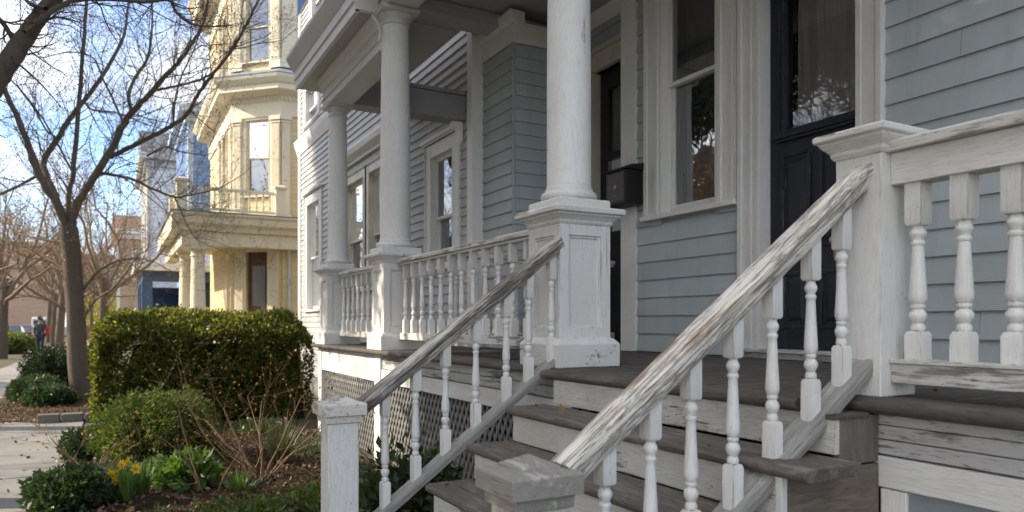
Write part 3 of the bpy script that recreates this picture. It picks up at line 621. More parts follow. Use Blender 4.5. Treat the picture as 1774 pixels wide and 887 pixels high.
# ------------------------------------------------------------------ columns on panelled pedestals
def column(cx, cy, r, ztop, label, name='porch_column'):
    t = thing(name, label, 'column', (cx, cy, DZ), 'columns of the porch')
    zt = DZ + 1.045; hw = .2
    PV = trim('z', .16); m = MB(); m.box(cx - hw + .022, cx + hw - .022, cy - hw + .022, cy + hw - .022, DZ + .1, zt - .05); m.build('pedestal', PV, t)
    # stiles and rails stand proud of the sunk panel on each face
    m = MB(); st = .072; z0, z1 = DZ + .18, zt - .095; e = .0215
    for T in ((lambda p: Vector((cx + p.x, cy - p.y, p.z))), (lambda p: Vector((cx + p.y, cy + p.x, p.z))), (lambda p: Vector((cx - p.y, cy - p.x, p.z))), (lambda p: Vector((cx - p.x, cy + p.y, p.z)))):
        n = MB(T); n.box(-hw, -hw + st, hw - .03, hw, z0, z1); n.box(hw - st, hw - .0305, hw - .03, hw, z0, z1); n.box(-hw + st, hw - st, hw - .03, hw - .0005, z1 - .09, z1); n.box(-hw + st, hw - st, hw - .03, hw - .0005, z0, z0 + .075)
        b = .016; q = hw - .012
        n.box(-hw + st, -hw + st + b, hw - .03, q, z0 + .075, z1 - .09); n.box(hw - st - b, hw - st, hw - .03, q, z0 + .075, z1 - .09); n.box(-hw + st + b, hw - st - b, hw - .03, q, z1 - .09 - b, z1 - .09); n.box(-hw + st + b, hw - st - b, hw - .03, q, z0 + .075, z0 + .075 + b)
        k = len(m.v); m.v += n.v; m.f += [tuple(i + k for i in f) for f in n.f]
    m.build('panel_frame', PV, t, bevel=.003)
    m = MB(); m.sq([(.245, DZ + .001), (.247, DZ + .15), (.235, DZ + .165), (.222, DZ + .18), (.202, DZ + .19), (.202, DZ + .2)], cx, cy); m.build('pedestal_base', trim('x', .30), t, bevel=.005)
    m = MB(); m.sq([(.203, zt - .115), (.212, zt - .1), (.215, zt - .085), (.235, zt - .065), (.25, zt - .055), (.252, zt - .045), (.272, zt - .04), (.275, zt - .012), (.262, zt)], cx, cy); m.build('pedestal_cap', trim('x', .34), t, bevel=.004)
    m = MB(); p = r * 1.34; m.sq([(p, zt), (p, zt + .055), (p - .008, zt + .062)], cx, cy); m.build('plinth', trim('x', .2), t, bevel=.006)
    zb = zt + .062
    m = MB(); m.lathe([(r * 1.16, zb)] + [(r * 1.1 + .028 * math.sin(R(a)), zb + .03 - .03 * math.cos(R(a))) for a in range(0, 181, 20)] + [(r * 1.08, zb + .064), (r * 1.08, zb + .078), (r * 1.03, zb + .09), (r, zb + .11)], cx, cy, 48); m.build('base_ring', trim('z', .15), t, smooth=True)
    H = ztop - zb; prof = []
    for k in range(25):
        s = k / 24; rr = r * (1 - .13 * max(0, s - .25) ** 1.4 / .75 ** 1.4); prof.append((rr + random.uniform(-.0006, .0006), zb + .1 + (H - .1 - .16) * s))
    m = MB(); m.lathe(prof, cx, cy, 56); m.build('shaft', paint('column_paint', (.80, .79, .765), wear=.17, axis='z', stain=.3), t, smooth=True)
    rt = prof[-1][0]; zc = prof[-1][1]
    m = MB(); m.lathe([(rt, zc - .001), (rt * 1.09, zc + .006), (rt * 1.1, zc + .018), (rt * 1.02, zc + .026), (rt * 1.01, zc + .055), (rt * 1.08, zc + .062), (rt * 1.12, zc + .072), (rt * 1.3, zc + .098), (rt * 1.34, zc + .112), (rt * 1.3, zc + .118)], cx, cy, 48)
    m.build('capital', clean('z'), t, smooth=True)
    m = MB(); a = rt * 1.42; m.sq([(a, zc + .117), (a + .004, zc + .125), (a + .006, zc + .15), (a + .012, zc + .1605)], cx, cy); m.build('abacus', trim('x', .1), t, bevel=.003)
    return t
column(-2.24, 0, .150, 4.91, 'thick white column on panelled pedestal at the head of the left stair rail')
column(-5.71, 0, .166, 4.91, 'second white column on pedestal between the long and short porch railings')
column(-8.06, 0, .138, 4.505, 'short far white column under the lower cornice nearest the hedge')

# ------------------------------------------------------------------ turned balusters, railings
BAL = trim('z', .20)
def baluster_mb(L, s, bb, bt, r0=None):
    """local: z 0..L, square block below bb and above L-bt, turned between"""
    m = MB(); h = s / 2; r0 = r0 or h
    m.sq([(h, 0), (h, bb), (h * .80, bb + s * .22), (h * .5, bb + s * .22)], 0, 0)
    z1 = L - bt; m.sq([(h * .5, z1 - s * .16), (h * .82, z1 - s * .16), (h, z1), (h, L)], 0, 0)
    a, b = bb + s * .15, z1 - s * .1; D = b - a
    P = [(0, .68), (.02, .80), (.05, .82), (.07, .70), (.085, .62), (.10, .74), (.13, .94), (.155, .98), (.18, .90), (.205, .66), (.215, .62), (.225, .74), (.235, .78), (.25, .78), (.262, .70),
         (.275, .82), (.31, .97), (.35, .97), (.45, .88), (.6, .76), (.75, .66), (.80, .63), (.81, .72), (.825, .78), (.84, .76), (.852, .62), (.87, .64), (.89, .82), (.915, .92), (.94, .84), (.96, .66), (.975, .62), (.985, .70), (1, .70)]
    m.lathe([(r0 * r, a + D * z) for z, r in P], 0, 0, 18)
    return m
def turned(parent, L, s, bb, bt, pos, mat=BAL):
    first = None
    for (x, y, z) in pos:
        off = Vector((0, 0, 0)); p = parent
        while p is not None: off += p.location; p = p.parent
        if first is None: first = baluster_mb(L, s, bb, bt).build('baluster', mat, parent, smooth=True, bevel=0, loc=(x, y, z))
        else: o = first.copy(); col.objects.link(o); o.parent = parent; o.location = Vector((x, y, z)) - off
        if first is not None and (x, y, z) != pos[0]: o.rotation_euler.z = random.uniform(-.03, .03)
    return first
def sweepbox(prof, L):
    m = MB(); n = len(prof); segs = 24; vs = []; rn = random.Random(int(L * 1000))
    for k in range(segs + 1):
        for (a, b) in prof: vs.append((a + rn.uniform(-.0014, .0014), L * k / segs, b + rn.uniform(-.0014, .0014)))
    fs = [(k * n + i, k * n + (i + 1) % n, (k + 1) * n + (i + 1) % n, (k + 1) * n + i) for k in range(segs) for i in range(n)]
    fs += [tuple(range(n))[::-1], tuple(range(segs * n, segs * n + n))]; m.add(vs, fs); return m
HANDP = [(a * .9, b * .92) for a, b in [(-.038, -.09), (.038, -.09), (.046, -.07), (.05, -.045), (.058, -.038), (.06, -.012), (.052, -.002), (.026, .002), (.016, -.002), (.013, -.007), (.010, -.001), (-.018, .004), (-.026, -.002), (-.029, -.007), (-.032, -.002), (-.052, -.003), (-.06, -.012), (-.058, -.038), (-.05, -.045), (-.046, -.07)]]
SHOEP = [(-.052, -.05), (.052, -.05), (.055, -.02), (.05, 0), (.02, .002), (.017, -.003), (-.017, -.003), (-.02, .002), (-.05, 0), (-.055, -.02)]
def stair_rail(x, zt, sl, zs, ss, ys, y0, y1, label, mat):
    """zt, zs: top of handrail and of shoe at y=-.12, sl, ss their slopes; from y0 (low) to y1 (high)"""
    t = thing('stair_railing', label, 'stair railing', (x, -.9, 0), 'railings of the front steps')
    for nm, pr, z, k, mt, ya, yb in (('handrail', HANDP, zt, sl, mat, y0, y1), ('shoe_rail', SHOEP, zs, ss, SHOE, y0 + .02, y1)):
        L = (yb - ya) * math.sqrt(1 + k * k); sweepbox(pr, L).build(nm, mt, t, loc=(x, ya, z + k * (ya + .12)), rot=(math.atan(k), 0, 0), smooth=False, bevel=.002)
    turned(t, .735, .051, .155, .19, [(x, y, zs + ss * (y + .12) - .03) for y in ys])
    return t
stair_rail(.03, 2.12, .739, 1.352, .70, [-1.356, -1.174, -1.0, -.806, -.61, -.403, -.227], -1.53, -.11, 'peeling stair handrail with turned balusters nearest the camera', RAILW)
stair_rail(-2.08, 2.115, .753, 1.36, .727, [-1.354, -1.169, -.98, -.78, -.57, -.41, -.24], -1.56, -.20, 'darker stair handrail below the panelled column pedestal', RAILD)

def newel(cx, cy, capm, postm, label):
    t = thing('newel_post', label, 'newel post', (cx, cy, 0), 'newel posts at the foot of the steps')
    h = .084; m = MB(); m.box(cx - h, cx + h, cy - h, cy + h, 0, .985)
    m.build('post', postm, t, bevel=.006)
    m = MB(); m.sq([(h + .001, .955), (h + .014, .96), (h + .016, .995), (h + .018, .996), (h + .036, 1.0), (h + .036, 1.058), (h + .030, 1.066), (.070, 1.071), (.069, 1.078), (.003, 1.108)], cx, cy); m.build('cap', capm, t, bevel=.002, seg=1)
    m = MB(); m.sq([(h + .003, .0), (h + .006, .9), (h + .003, .905)], cx, cy, 0, 0) if False else None
newel(.0, -1.615, oldwood('grey_cap', (.24, .225, .195), (.36, .34, .30), 'x', paintc=(.46, .445, .41), pm=.1), oldwood('grey_post', (.24, .20, .15), (.38, .33, .27), 'z', paintc=(.60, .57, .51), pm=.62), 'bare grey newel post with pyramid cap in the foreground')
newel(-2.08, -1.615, CAPW, trim('z', .36), 'white peeling newel post beside the flower bed')

# post at the right end of the steps (no column on it)
t = thing('railing_post', 'square white box post with moulded cap at the top of the near stair handrail', 'railing post', (.015, 0, DZ)); cx, cy, zt = .015, -.005, DZ + 1.053; h = .1
m = MB(); m.box(cx - h, cx + h, cy - h - .005, cy + h + .015, DZ + .001, zt - .06); m.build('shaft', trim('z', .18), t, bevel=.005)
m = MB(); m.sq([(h + .002, zt - .105), (h + .012, zt - .09), (h + .014, zt - .075), (h + .034, zt - .055), (h + .042, zt - .045), (h + .043, zt - .036), (h + .058, zt - .03), (h + .06, zt - .008), (h + .05, zt)], cx, cy, 1, 1.1); m.build('cap', trim('x', .42), t, bevel=.004)
m = MB(); m.box(cx + h - .001, cx + h + .006, cy - .03, cy + .05, DZ + .22, DZ + .72) if False else None

def railing(x0, x1, n, label, s=.056, y=0.0, heavy=False, axis='x'):
    t = thing('porch_railing', label, 'railing', ((x0 + x1) / 2, y, DZ) if axis == 'x' else (y, (x0 + x1) / 2, DZ), 'railings along the porch')
    T = None if axis == 'x' else (lambda p: Vector((y + p.y - 0, p.x, p.z)))
    yy = y if axis == 'x' else 0
    ax = axis
    m = MB(T)
    if heavy: nosd = [(yy - .085, 1.0 + DZ - .05), (yy - .085, 1.0 + DZ - .012), (yy - .06, DZ + 1.0), (yy + .06, DZ + 1.0), (yy + .085, DZ + .988), (yy + .085, DZ + .95)]
    else: nosd = [(yy - .062, DZ + .93), (yy - .062, DZ + .962), (yy - .04, DZ + .978), (yy + .04, DZ + .978), (yy + .062, DZ + .962), (yy + .062, DZ + .93)]
    m.prism(nosd, 'x', x0, x1); m.build('top_rail', oldwood('top_rail_wood', (.22, .19, .165), (.36, .33, .29), ax, paintc=(.62, .61, .58), pm=.55), t, bevel=.003)
    m = MB(T)
    if heavy: m.box(x0, x1, yy - .05, yy + .05, DZ + .825, DZ + .949)
    else: m.box(x0, x1, yy - .036, yy + .036, DZ + .905, DZ + .929)
    m.build('sub_rail', trim(ax, .3), t, bevel=.003)
    m = MB(T)
    if heavy: m.box(x0, x1, yy - .05, yy + .05, DZ + .055, DZ + .13); m.box(x0, x1, yy - .062, yy + .062, DZ + .131, DZ + .147)
    else: m.box(x0, x1, yy - .046, yy + .046, DZ + .115, DZ + .185)
    m.build('bottom_rail', oldwood('bottom_rail_wood', (.22, .20, .18), (.36, .34, .31), ax, paintc=(.60, .59, .57), pm=.55), t, bevel=.003)
    zb, L = (DZ + .147, .68) if heavy else (DZ + .185, .722)
    ps = [x0 + (x1 - x0) * (k + .5) / n for k in range(n)]
    if heavy: ps = [.194 + .172 * k for k in range(n)]
    turned(t, L, s, .095 if heavy else .13, .155 if heavy else .14, [(p, y, zb) if axis == 'x' else (y, p, zb) for p in ps])
railing(.116, 3.2, 17, 'heavy near railing with fat turned balusters at the right of the steps', .067, 0, True)
railing(-5.5, -2.44, 13, 'long porch railing between the panelled pedestal and the second column')
railing(-7.85, -5.92, 9, 'short far porch railing between the two distant columns')
railing(.12, 2.12, 9, 'railing running back to the house wall in front of the black recessed door', y=-4.6, axis='y')

# ------------------------------------------------------------------ mailbox
mb_ = thing('mailbox', 'black metal mailbox hung on the white corner board beside the window', 'mailbox', (-3.96, YM - .04, 2.67))
x0, x1, y0, y1, z0, z1 = -4.13, -3.79, 1.69, YM - .041, 2.68, 3.02
m = MB(); m.box(x0, x1, y0, y1, z0, z1); m.build('body', IRON, mb_, bevel=.008)
m = MB(); m.prism([(y0 - .015, z1 + .002), (y0 - .015, z1 + .02), (y0 + .06, z1 + .05), (y1, z1 + .075), (y1, z1 + .002)], 'x', x0 - .012, x1 + .012); m.build('lid', IRON, mb_, bevel=.005)
m = MB(); m.box(x0 + .03, x1 - .03, y0 - .006, y0, z0 + .03, z1 - .02); m.build('front_plate', plain('worn_iron', (.07, .06, .055), .45, .5, .4), mb_, bevel=.004)
m = MB(); m.lathe([(.0, 0), (.026, 0), (.03, .005), (.024, .01), (.016, .01), (.014, .004), (.0, .004)], n=20); m.build('lock_ring', plain('dull_steel', (.34, .30, .25), .5, .5, .8), mb_, smooth=True, loc=((x0 + x1) / 2, y0 - .006, 2.86), rot=(R(90), 0, 0))
for zz, nm in ((2.93, 'rivet'), (2.77, 'rivet')):
    m = MB(); m.lathe([(.0, 0), (.009, 0), (.011, .004), (.005, .009)], n=12); m.build('knob', MATS['dull_steel'], mb_, smooth=True, loc=((x0 + x1) / 2, y0 - .006, zz), rot=(R(90), 0, 0))
# ------------------------------------------------------------------ neighbours down the street
CREAM = (.66, .53, .29); CTRIM = paint('cream_trim', (.72, .645, .48), wear=-.4, axis='z', stain=.15); CTRIMX = paint('cream_trim', (.72, .645, .48), wear=-.4, axis='x', stain=.15)
CSID = siding('yellow_siding', CREAM, .12)
SLATE = plain('slate_roof', (.12, .13, .15), .8)
yh = thing('yellow_house', 'tall cream yellow house with corner bay, dentil cornices and columned porch', 'house', (-22, 4, 0))
P0 = Vector((-19.8, 1.54, 0)); A45 = math.atan2(-1, -1)
TR, TC, TF = TX(-19.8), (lambda p: Vector((-19.8 - (1.63 - p.x) * .7071 + p.y * .7071, 1.54 - (1.63 - p.x) * .7071 - p.y * .7071, p.z))), TY(.39)
# each storey: right side wall, canted wall, street wall
def ring(r, z0, z1, name, mat, closed=True, bev=.01):
    """a moulding that runs round the corner bay, r outwards of the walls (list of (r,z) profile)"""
    prof = [(r, z0), (r, z1)] if not isinstance(r, list) else r
    def pt(k, q):       # four stations of the run, mitred
        t = math.tan(R(22.5)) * q
        return [(-19.8 + q, 10.0), (-19.8 + q, 1.54 - t), (-20.952 + t, .388 - q), (-27.0, .388 - q)][k]
    vs = []; fs = []; n = len(prof)
    for k in range(4):
        for q, z in prof: x, y = pt(k, q); vs.append((x, y, z))
        x, y = pt(k, -.1); vs.append((x, y, prof[-1][1])); vs.append((x, y, prof[0][1]))
    s = n + 2
    for k in range(3):
        for i in range(s): fs.append((k * s + i, k * s + (i + 1) % s, (k + 1) * s + (i + 1) % s, (k + 1) * s + i))
    fs += [tuple(range(s)), tuple(range(3 * s, 4 * s))[::-1]]
    m = MB(); m.add(vs, fs); return m.build(name, mat, yh)
def storey(z0, z1, wr, wc, wf):
    m = MB(TR); clap(m, 1.56, 10, z0, z1, .13, wr, .011); backing(m, 1.56, 10, z0, z1, wr)
    n = MB(TC); clap(n, .02, 1.61, z0, z1, .13, wc, .011); backing(n, .0, 1.63, z0, z1, wc)
    q = MB(TF); clap(q, -27, -20.97, z0, z1, .13, wf, .011); backing(q, -27, -20.95, z0, z1, wf)
    for o in (n, q): k = len(m.v); m.v += o.v; m.f += [tuple(i + k for i in f) for f in o.f]
    m.build('siding', CSID, yh)
S1, S2, S3 = (.3, 4.0), (4.4, 8.0), (8.9, 12.1)
w1c, w1f = [(.45, 1.18, 0, 3.6)], [(-22.3, -21.4, 1.6, 3.5)]
w2c, w2f = [(.42, 1.24, 5.25, 7.5)], [(-23.3, -22.4, 5.25, 7.5)]
w3c, w3f, w3r = [(.42, 1.24, 9.2, 11.3)], [(-23.3, -22.4, 9.2, 11.3)], [(1.95, 2.75, 9.5, 11.6)]
storey(*S1, [], w1c, w1f); storey(*S2, [], w2c, w2f); storey(*S3, w3r, w3c, w3f)
for T, ws in ((TC, w2c + w3c), (TF, w1f + w2f + w3f), (TR, w3r)):
    for w in ws: window(yh, T, *w, cas=.16, tm=CTRIM, muntin=False, curtain=None)
# fluted pilasters at the corners of the bay
def pilaster(T, u, z0, z1, w=.2, ti=CTRIM):
    m = MB(T); m.box(u - w, u + w, .0, .07, z0 + .0, z1); m.box(u - w - .03, u + w + .03, 0, .1, z0, z0 + .22); m.box(u - w - .04, u + w + .04, 0, .12, z1 - .12, z1); m.box(u - w - .02, u + w + .02, 0, .095, z1 - .2, z1 - .15)
    for k in range(5): a = u - w + .05 + k * (2 * w - .1) / 4; m.box(a - .018, a + .018, .068, .085, z0 + .25, z1 - .24)
    return m.build('pilaster', ti, yh)
for a, b in ((4.45, 7.55), (8.95, 11.6)): pilaster(TC, .16, a, b, .15); pilaster(TC, 1.47, a, b, .15); pilaster(TR, 1.66, a, b, .12); pilaster(TF, -21.2, a, b, .15); pilaster(TF, -24.0, a, b, .15)
pilaster(TC, .24, .4, 3.75, .15); pilaster(TC, 1.42, .4, 3.75, .14)
ring([(.06, 7.55), (.06, 7.95), (.09, 8.0)], 0, 0, 'frieze', CTRIM)
ring([(.09, 8.0), (.12, 8.12), (.42, 8.2), (.45, 8.22), (.45, 8.36), (.5, 8.4), (.58, 8.52), (.6, 8.58), (.6, 8.62)], 0, 0, 'cornice', CTRIM)
ring([(.62, 8.621), (.62, 8.64), (.0, 8.95)], 0, 0, 'bay_roof', plain('lead_roof', (.20, .23, .28), .5))
ring([(.06, 11.6), (.06, 12.1), (.12, 12.2), (.6, 12.4), (.62, 12.7), (.8, 12.95), (.8, 13.0)], 0, 0, 'roof_cornice', CTRIM)
def dentils(z0, z1, r, d, w=.055, gap=.055):
    m = MB(); c = math.sqrt(.5)
    def row(T, a, b):
        u = a; pl = [(b, r - .03), (a, r - .03)]
        while u + w + gap < b: pl += [(u, r), (u, r + d), (u + w, r + d), (u + w, r)]; u += w + gap
        pl.append((b, r)); n = MB(T); n.prism(pl, 'z', z0, z1); n.build('dentils', CTRIM, yh)
    row(TR, 1.5, 3.4); row(TC, .0, 1.63); row(TF, -25, -20.95)
dentils(8.0, 8.1, .08, .05)
# door in the canted wall
CGLD = plain('dark_pane', (.03, .022, .015), .15, .5, bump=0)
m = MB(TC); m.box(.45, 1.18, -.14, -.08, .9, 3.6); d = m.build('door', plain('brown_door', (.09, .04, .022), .45), yh); d['label'] = 'dark brown front door in the cream porch'
m = MB(TC); m.box(.6, 1.03, -.079, -.07, 2.0, 3.2); m.build('door_glass', CGLD, d)
m = MB(TC); m.box(.33, .45, -.1, .05, .9, 3.72); m.box(1.18, 1.27, -.1, .05, .9, 3.72); m.box(.45, 1.18, -.1, .045, 3.6, 3.72); m.build('door_casing', CTRIM, yh)
# porch roof and columns
PX0, PX1, PY0 = -26.5, -19.25, -1.15
m = MB(); m.prism([(PX0, 4.0), (PX1, 4.0), (PX1 + .04, 4.12), (PX1 + .2, 4.2), (PX1 + .22, 4.36), (PX1 + .3, 4.42), (PX1 + .3, 4.46), (PX0, 4.5)], 'y', PY0 - .25, 6); m.build('porch_roof', CTRIMX, yh)
m = MB(); m.box(PX0, PX1 + .31, PY0 - .3, 6, 4.462, 4.50); m.build('porch_roof_metal', MATS['lead_roof'], yh)
m = MB(); m.box(PX0, PX1 - .1, PY0 + .0, PY0 + .35, 3.62, 3.999); m.box(PX1 - .45, PX1 - .1, PY0 + .35, 6, 3.62, 3.999); m.build('porch_beam', CTRIMX, yh, bevel=.01)
m = MB(); u = PY0; pl = [(PX1 - .2, 4), (PX1 - .2, PY0)]
while u < 4: pl += [(PX1 - .1, u), (PX1 - .07, u), (PX1 - .07, u + .05), (PX1 - .1, u + .05)]; u += .1
m.prism(pl, 'z', 3.94, 3.998) if False else None
def ycol(cx, cy, r, z0, z1):
    m = MB(); m.sq([(r * 1.35, z0), (r * 1.35, z0 + .1)], cx, cy); m.lathe([(r * 1.2, z0 + .1), (r * 1.2, z0 + .16), (r, z0 + .2), (r * 1.0, z0 + .9), (r * .86, z1 - .3), (r * .98, z1 - .29), (r * .98, z1 - .26), (r * .88, z1 - .24), (r * .9, z1 - .17), (r * 1.2, z1 - .1)], cx, cy, 24); m.sq([(r * 1.3, z1 - .1), (r * 1.3, z1)], cx, cy)
    m.build('column', CTRIM, yh, smooth=True)
ycol(-19.62, -.72, .2, .9, 3.62); ycol(-21.75, -.86, .19, .9, 3.62)
m = MB(); m.box(PX0, PX1, PY0 - .1, 2, .3, .9); m.build('porch_base', plain('porch_base', (.4, .36, .28), .8), yh)
m = MB(TR); m.tube([(1.74, .11, .5), (1.74, .11, 3.7), (1.74, .2, 3.95)], .045, 10); m.build('downspout', plain('grey_spout', (.55, .56, .58), .4, .5, .2), yh, smooth=True)
# balustrade on the porch roof
bp = MB(); bb = MB()
RX_, RY_ = PX1 - .05, PY0 - .0
for (a, b) in (((-22.2, RY_), (RX_, RY_)), ((RX_, RY_), (RX_, 1.4))):
    x0_, x1_, y0_, y1_ = min(a[0], b[0]), max(a[0], b[0]), min(a[1], b[1]), max(a[1], b[1])
    bp.box(x0_ - .04, x1_ + .04, y0_ - .04, y1_ + .04, 5.12, 5.2); bp.box(x0_ - .03, x1_ + .03, y0_ - .03, y1_ + .03, 4.58, 4.64)
    n = int(((x1_ - x0_) + (y1_ - y0_)) / .17)
    for k in range(n): s = (k + .5) / n; x_, y_ = x0_ + (x1_ - x0_) * s, y0_ + (y1_ - y0_) * s; bb.lathe([(.022, 4.64), (.035, 4.75), (.02, 4.85), (.03, 5.0), (.02, 5.12)], x_, y_, 6)
bs = bp.build('balustrade', CTRIMX, yh); bb.build('balusters', CTRIM, bs)
for p in ((RX_, RY_), (-22.2, RY_), (RX_, 1.4)):
    m = MB(); m.sq([(.13, 4.5), (.13, 5.28), (.17, 5.3), (.17, 5.36), (.05, 5.42)], *p); m.build('balustrade_post', CTRIM, bs)
m = MB(); m.box(-27, -20.0, 9.8, 10, .3, 12.5); m.box(-27.0, -26.8, .6, 10, .3, 12.5); m.box(-27, -19.9, 1.6, 10, 12.5, 12.6); m.box(-27, -21, .5, 10, 12.6, 13.1); m.build('back_wall', CSID, yh)

def block(name, label, x0, x1, y0, y1, h, mat, tmat, roofmat, wins_r, wins_f, expo=.14, gable=0, parent=None):
    """a neighbour seen from its right front corner: siding, corner boards, windows, eaves, roof"""
    t = thing(name, label, 'house', ((x0 + x1) / 2, (y0 + y1) / 2, 0), 'houses further down the street')
    m = MB(TX(x1)); clap(m, y0, y1, .4, h, expo, wins_r); backing(m, y0, y1, .4, h, wins_r)
    n = MB(TY(y0)); clap(n, x0, x1, .4, h, expo, wins_f); backing(n, x0, x1, .4, h, wins_f)
    k = len(m.v); m.v += n.v; m.f += [tuple(i + k for i in f) for f in n.f]
    m.build('siding', mat, t)
    m = MB(); m.box(x0, x1 - .19, y1 - .2, y1, .4, h); m.box(x0, x0 + .2, y0 + .19, y1 - .2, .4, h); m.box(x0 + .02, x1 - .02, y0 + .02, y1 - .02, 0, .4); m.build('back_wall', mat, t)
    for q in ((x1 - .16, x1 + .035, y0 - .035, y0 + .16), (x0 - .03, x0 + .16, y0 - .035, y0 + .1)): m = MB(); m.box(*q, .4, h); m.build('corner_board', tmat, t)
    for T, ws in ((TX(x1), wins_r), (TY(y0), wins_f)):
        for w in ws: window(t, T, *w, cas=.13, tm=tmat, deep=.5)
    m = MB(); m.box(x0 - .4, x1 + .4, y0 - .4, y1 + .3, h - .02, h + .25); m.box(x0 - .15, x1 + .15, y0 - .15, y1 + .1, h - .35, h - .021); m.build('eaves', tmat, t, bevel=.02)
    m = MB(); r = h + .25; w = x1 - x0
    if gable: xm = (x0 + x1) / 2; m.prism([(x0 - .35, r), (x1 + .35, r), (xm, r + gable)], 'y', y0 - .3, y1 + .2)
    else: m.hexa([(x0 - .3, y0 - .3, r), (x1 + .3, y0 - .3, r), (x1 + .3, y1 + .2, r), (x0 - .3, y1 + .2, r), (x0 + w * .3, y0 + 2, r + 1.2), (x1 - w * .3, y0 + 2, r + 1.2), (x1 - w * .3, y1 - 2, r + 1.2), (x0 + w * .3, y1 - 2, r + 1.2)])
    m.build('roof', roofmat, t)
    return t
BSID = siding('blue_siding', (.20, .36, .70), .15); WT = plain('far_white_trim', (.72, .71, .68), .6)
BLUE = plain('blue_porch_paint', (.055, .10, .20), .55)
bh = block('blue_house', 'bright blue clapboard house behind the cream house', -36, -30, -.1, 11, 10.0, BSID, plain('pale_blue_trim', (.5, .6, .75), .6), SLATE, [(1.6, 2.5, 5.0, 7.0), (1.6, 2.5, 8.0, 9.4)], [(-33, -32, 5, 7), (-35, -34, 5, 7), (-33, -32, 7.9, 9.4)])
m = MB(); m.hexa([(-34.4, -2.0, 3.75), (-28.6, -2.0, 3.75), (-28.6, 1.0, 3.75), (-34.4, 1.0, 3.75), (-33.5, .2, 4.85), (-30.1, .2, 4.85), (-30.1, .45, 4.85), (-33.5, .45, 4.85)]); m.build('porch_roof', plain('pale_slate', (.34, .36, .40), .6), bh)
m = MB(); m.box(-34.5, -28.5, -2.1, 1.0, 3.5, 3.749); m.build('porch_fascia', WT, bh)
m = MB(); m.box(-34.2, -28.8, -1.8, -1.5, 3.1, 3.499); m.box(-29.1, -28.8, -1.5, 1, 3.1, 3.499)
m.build('porch_beam', BLUE, bh)
for x, y in ((-28.95, -1.65), (-31.4, -1.65), (-34, -1.65), (-28.95, -.2)):
    m = MB(); m.sq([(.19, .5), (.19, 3.1)], x, y); m.build('porch_post', BLUE, bh, bevel=.02)
m = MB(); m.box(-34.2, -28.8, -1.8, .4, .4, 1.0); m.box(-29.0, -28.85, -1.4, .4, 1.0, 1.9); m.build('porch_base', BLUE, bh)
m = MB(TX(-33.9)); clap(m, -1.45, .9, 1, 3.09, .16); backing(m, -1.45, .9, 1, 3.09, []); m.build('porch_wall', siding('dark_blue_siding', (.06, .09, .15), .1), bh)
m = MB(TX(-29.6)); clap(m, -.0, 4, 1, 3.5, .16); backing(m, 0, 4, 1, 3.5, []); m.build('porch_wall', siding('dark_blue_siding', (.06, .09, .15), .1), bh)
WSID = siding('white_siding', (.80, .79, .76), .2); TSID = siding('tan_siding', (.42, .33, .23), .2); BRK = siding('brown_siding', (.28, .17, .11), .2); GSID = siding('sage_siding', (.36, .38, .33), .2)
block('white_house', 'pale white gabled house beyond the blue house', -47, -38, -1.3, 9, 9.6, WSID, plain('aged_far_trim', (.58, .56, .52), .6), SLATE, [(.2, 1.2, 5, 7), (2.6, 3.6, 5, 7), (.2, 1.2, 1.5, 3.4)], [(-41, -40, 5, 7), (-45, -44, 5, 7)], gable=2.2)
block('tan_house', 'tan house with brown roof far down the street', -62, -52, -2.6, 8, 7.4, TSID, WT, plain('brown_roof', (.16, .10, .07), .8), [(-1.6, -.5, 4.3, 6.2), (1, 2, 4.3, 6.2)], [(-56, -55, 4.3, 6.2)], gable=1.6)
block('brick_coloured_house', 'reddish brown house at the far end of the street', -82, -68, -5.2, 6, 6.2, BRK, WT, plain('brown_roof', (.16, .10, .07), .8), [(-4, -2.8, 4.0, 5.7), (-1, .2, 4.0, 5.7), (-4, -2.8, 1.4, 3.3)], [], gable=1.4)
block('rose_tan_house', 'rosy tan house across the road at the far end', -112, -96, -24, -9, 8.2, siding('rose_tan_siding', (.46, .31, .21), .2), WT, plain('brown_roof', (.16, .10, .07), .8), [(-22, -20.5, 4.6, 6.6), (-18, -16.5, 4.6, 6.6), (-14, -12.5, 4.6, 6.6), (-22, -20.5, 1.4, 3.4)], [], gable=3)
# houses on the other side of the road (seen in the window glass)
def across(name, label, x0, x1, h, mat, rm, g):
    return block(name, label, x0, x1, -34, -21, h, mat, WT, rm, [(-30, -29, 4.4, 6.4), (-26, -25, 4.4, 6.4), (-30, -29, 1.5, 3.5)], [], gable=g)
def front_windows(t, xs, y, zs):
    T = lambda p: Vector((p.x, y + p.y, p.z))
    for z in zs:
        for x in xs: window(t, T, x, x + 1, z, z + 1.9, cas=.13, tm=WT, deep=.1)
T1 = across('brown_house', 'wide brown house on the other side of the road', -34, -20, 7.6, siding('umber_siding', (.13, .095, .07), .2), plain('brown_roof', (.16, .10, .07), .8), 3.2)
T2 = across('ochre_house', 'ochre house on the other side of the road', -60, -44, 7.4, TSID, SLATE, 3.0)
T3 = across('grey_shingle_house', 'grey shingle house across the road opposite the steps', -14, -3, 7.2, GSID, plain('brown_roof', (.16, .10, .07), .8), 3.0)
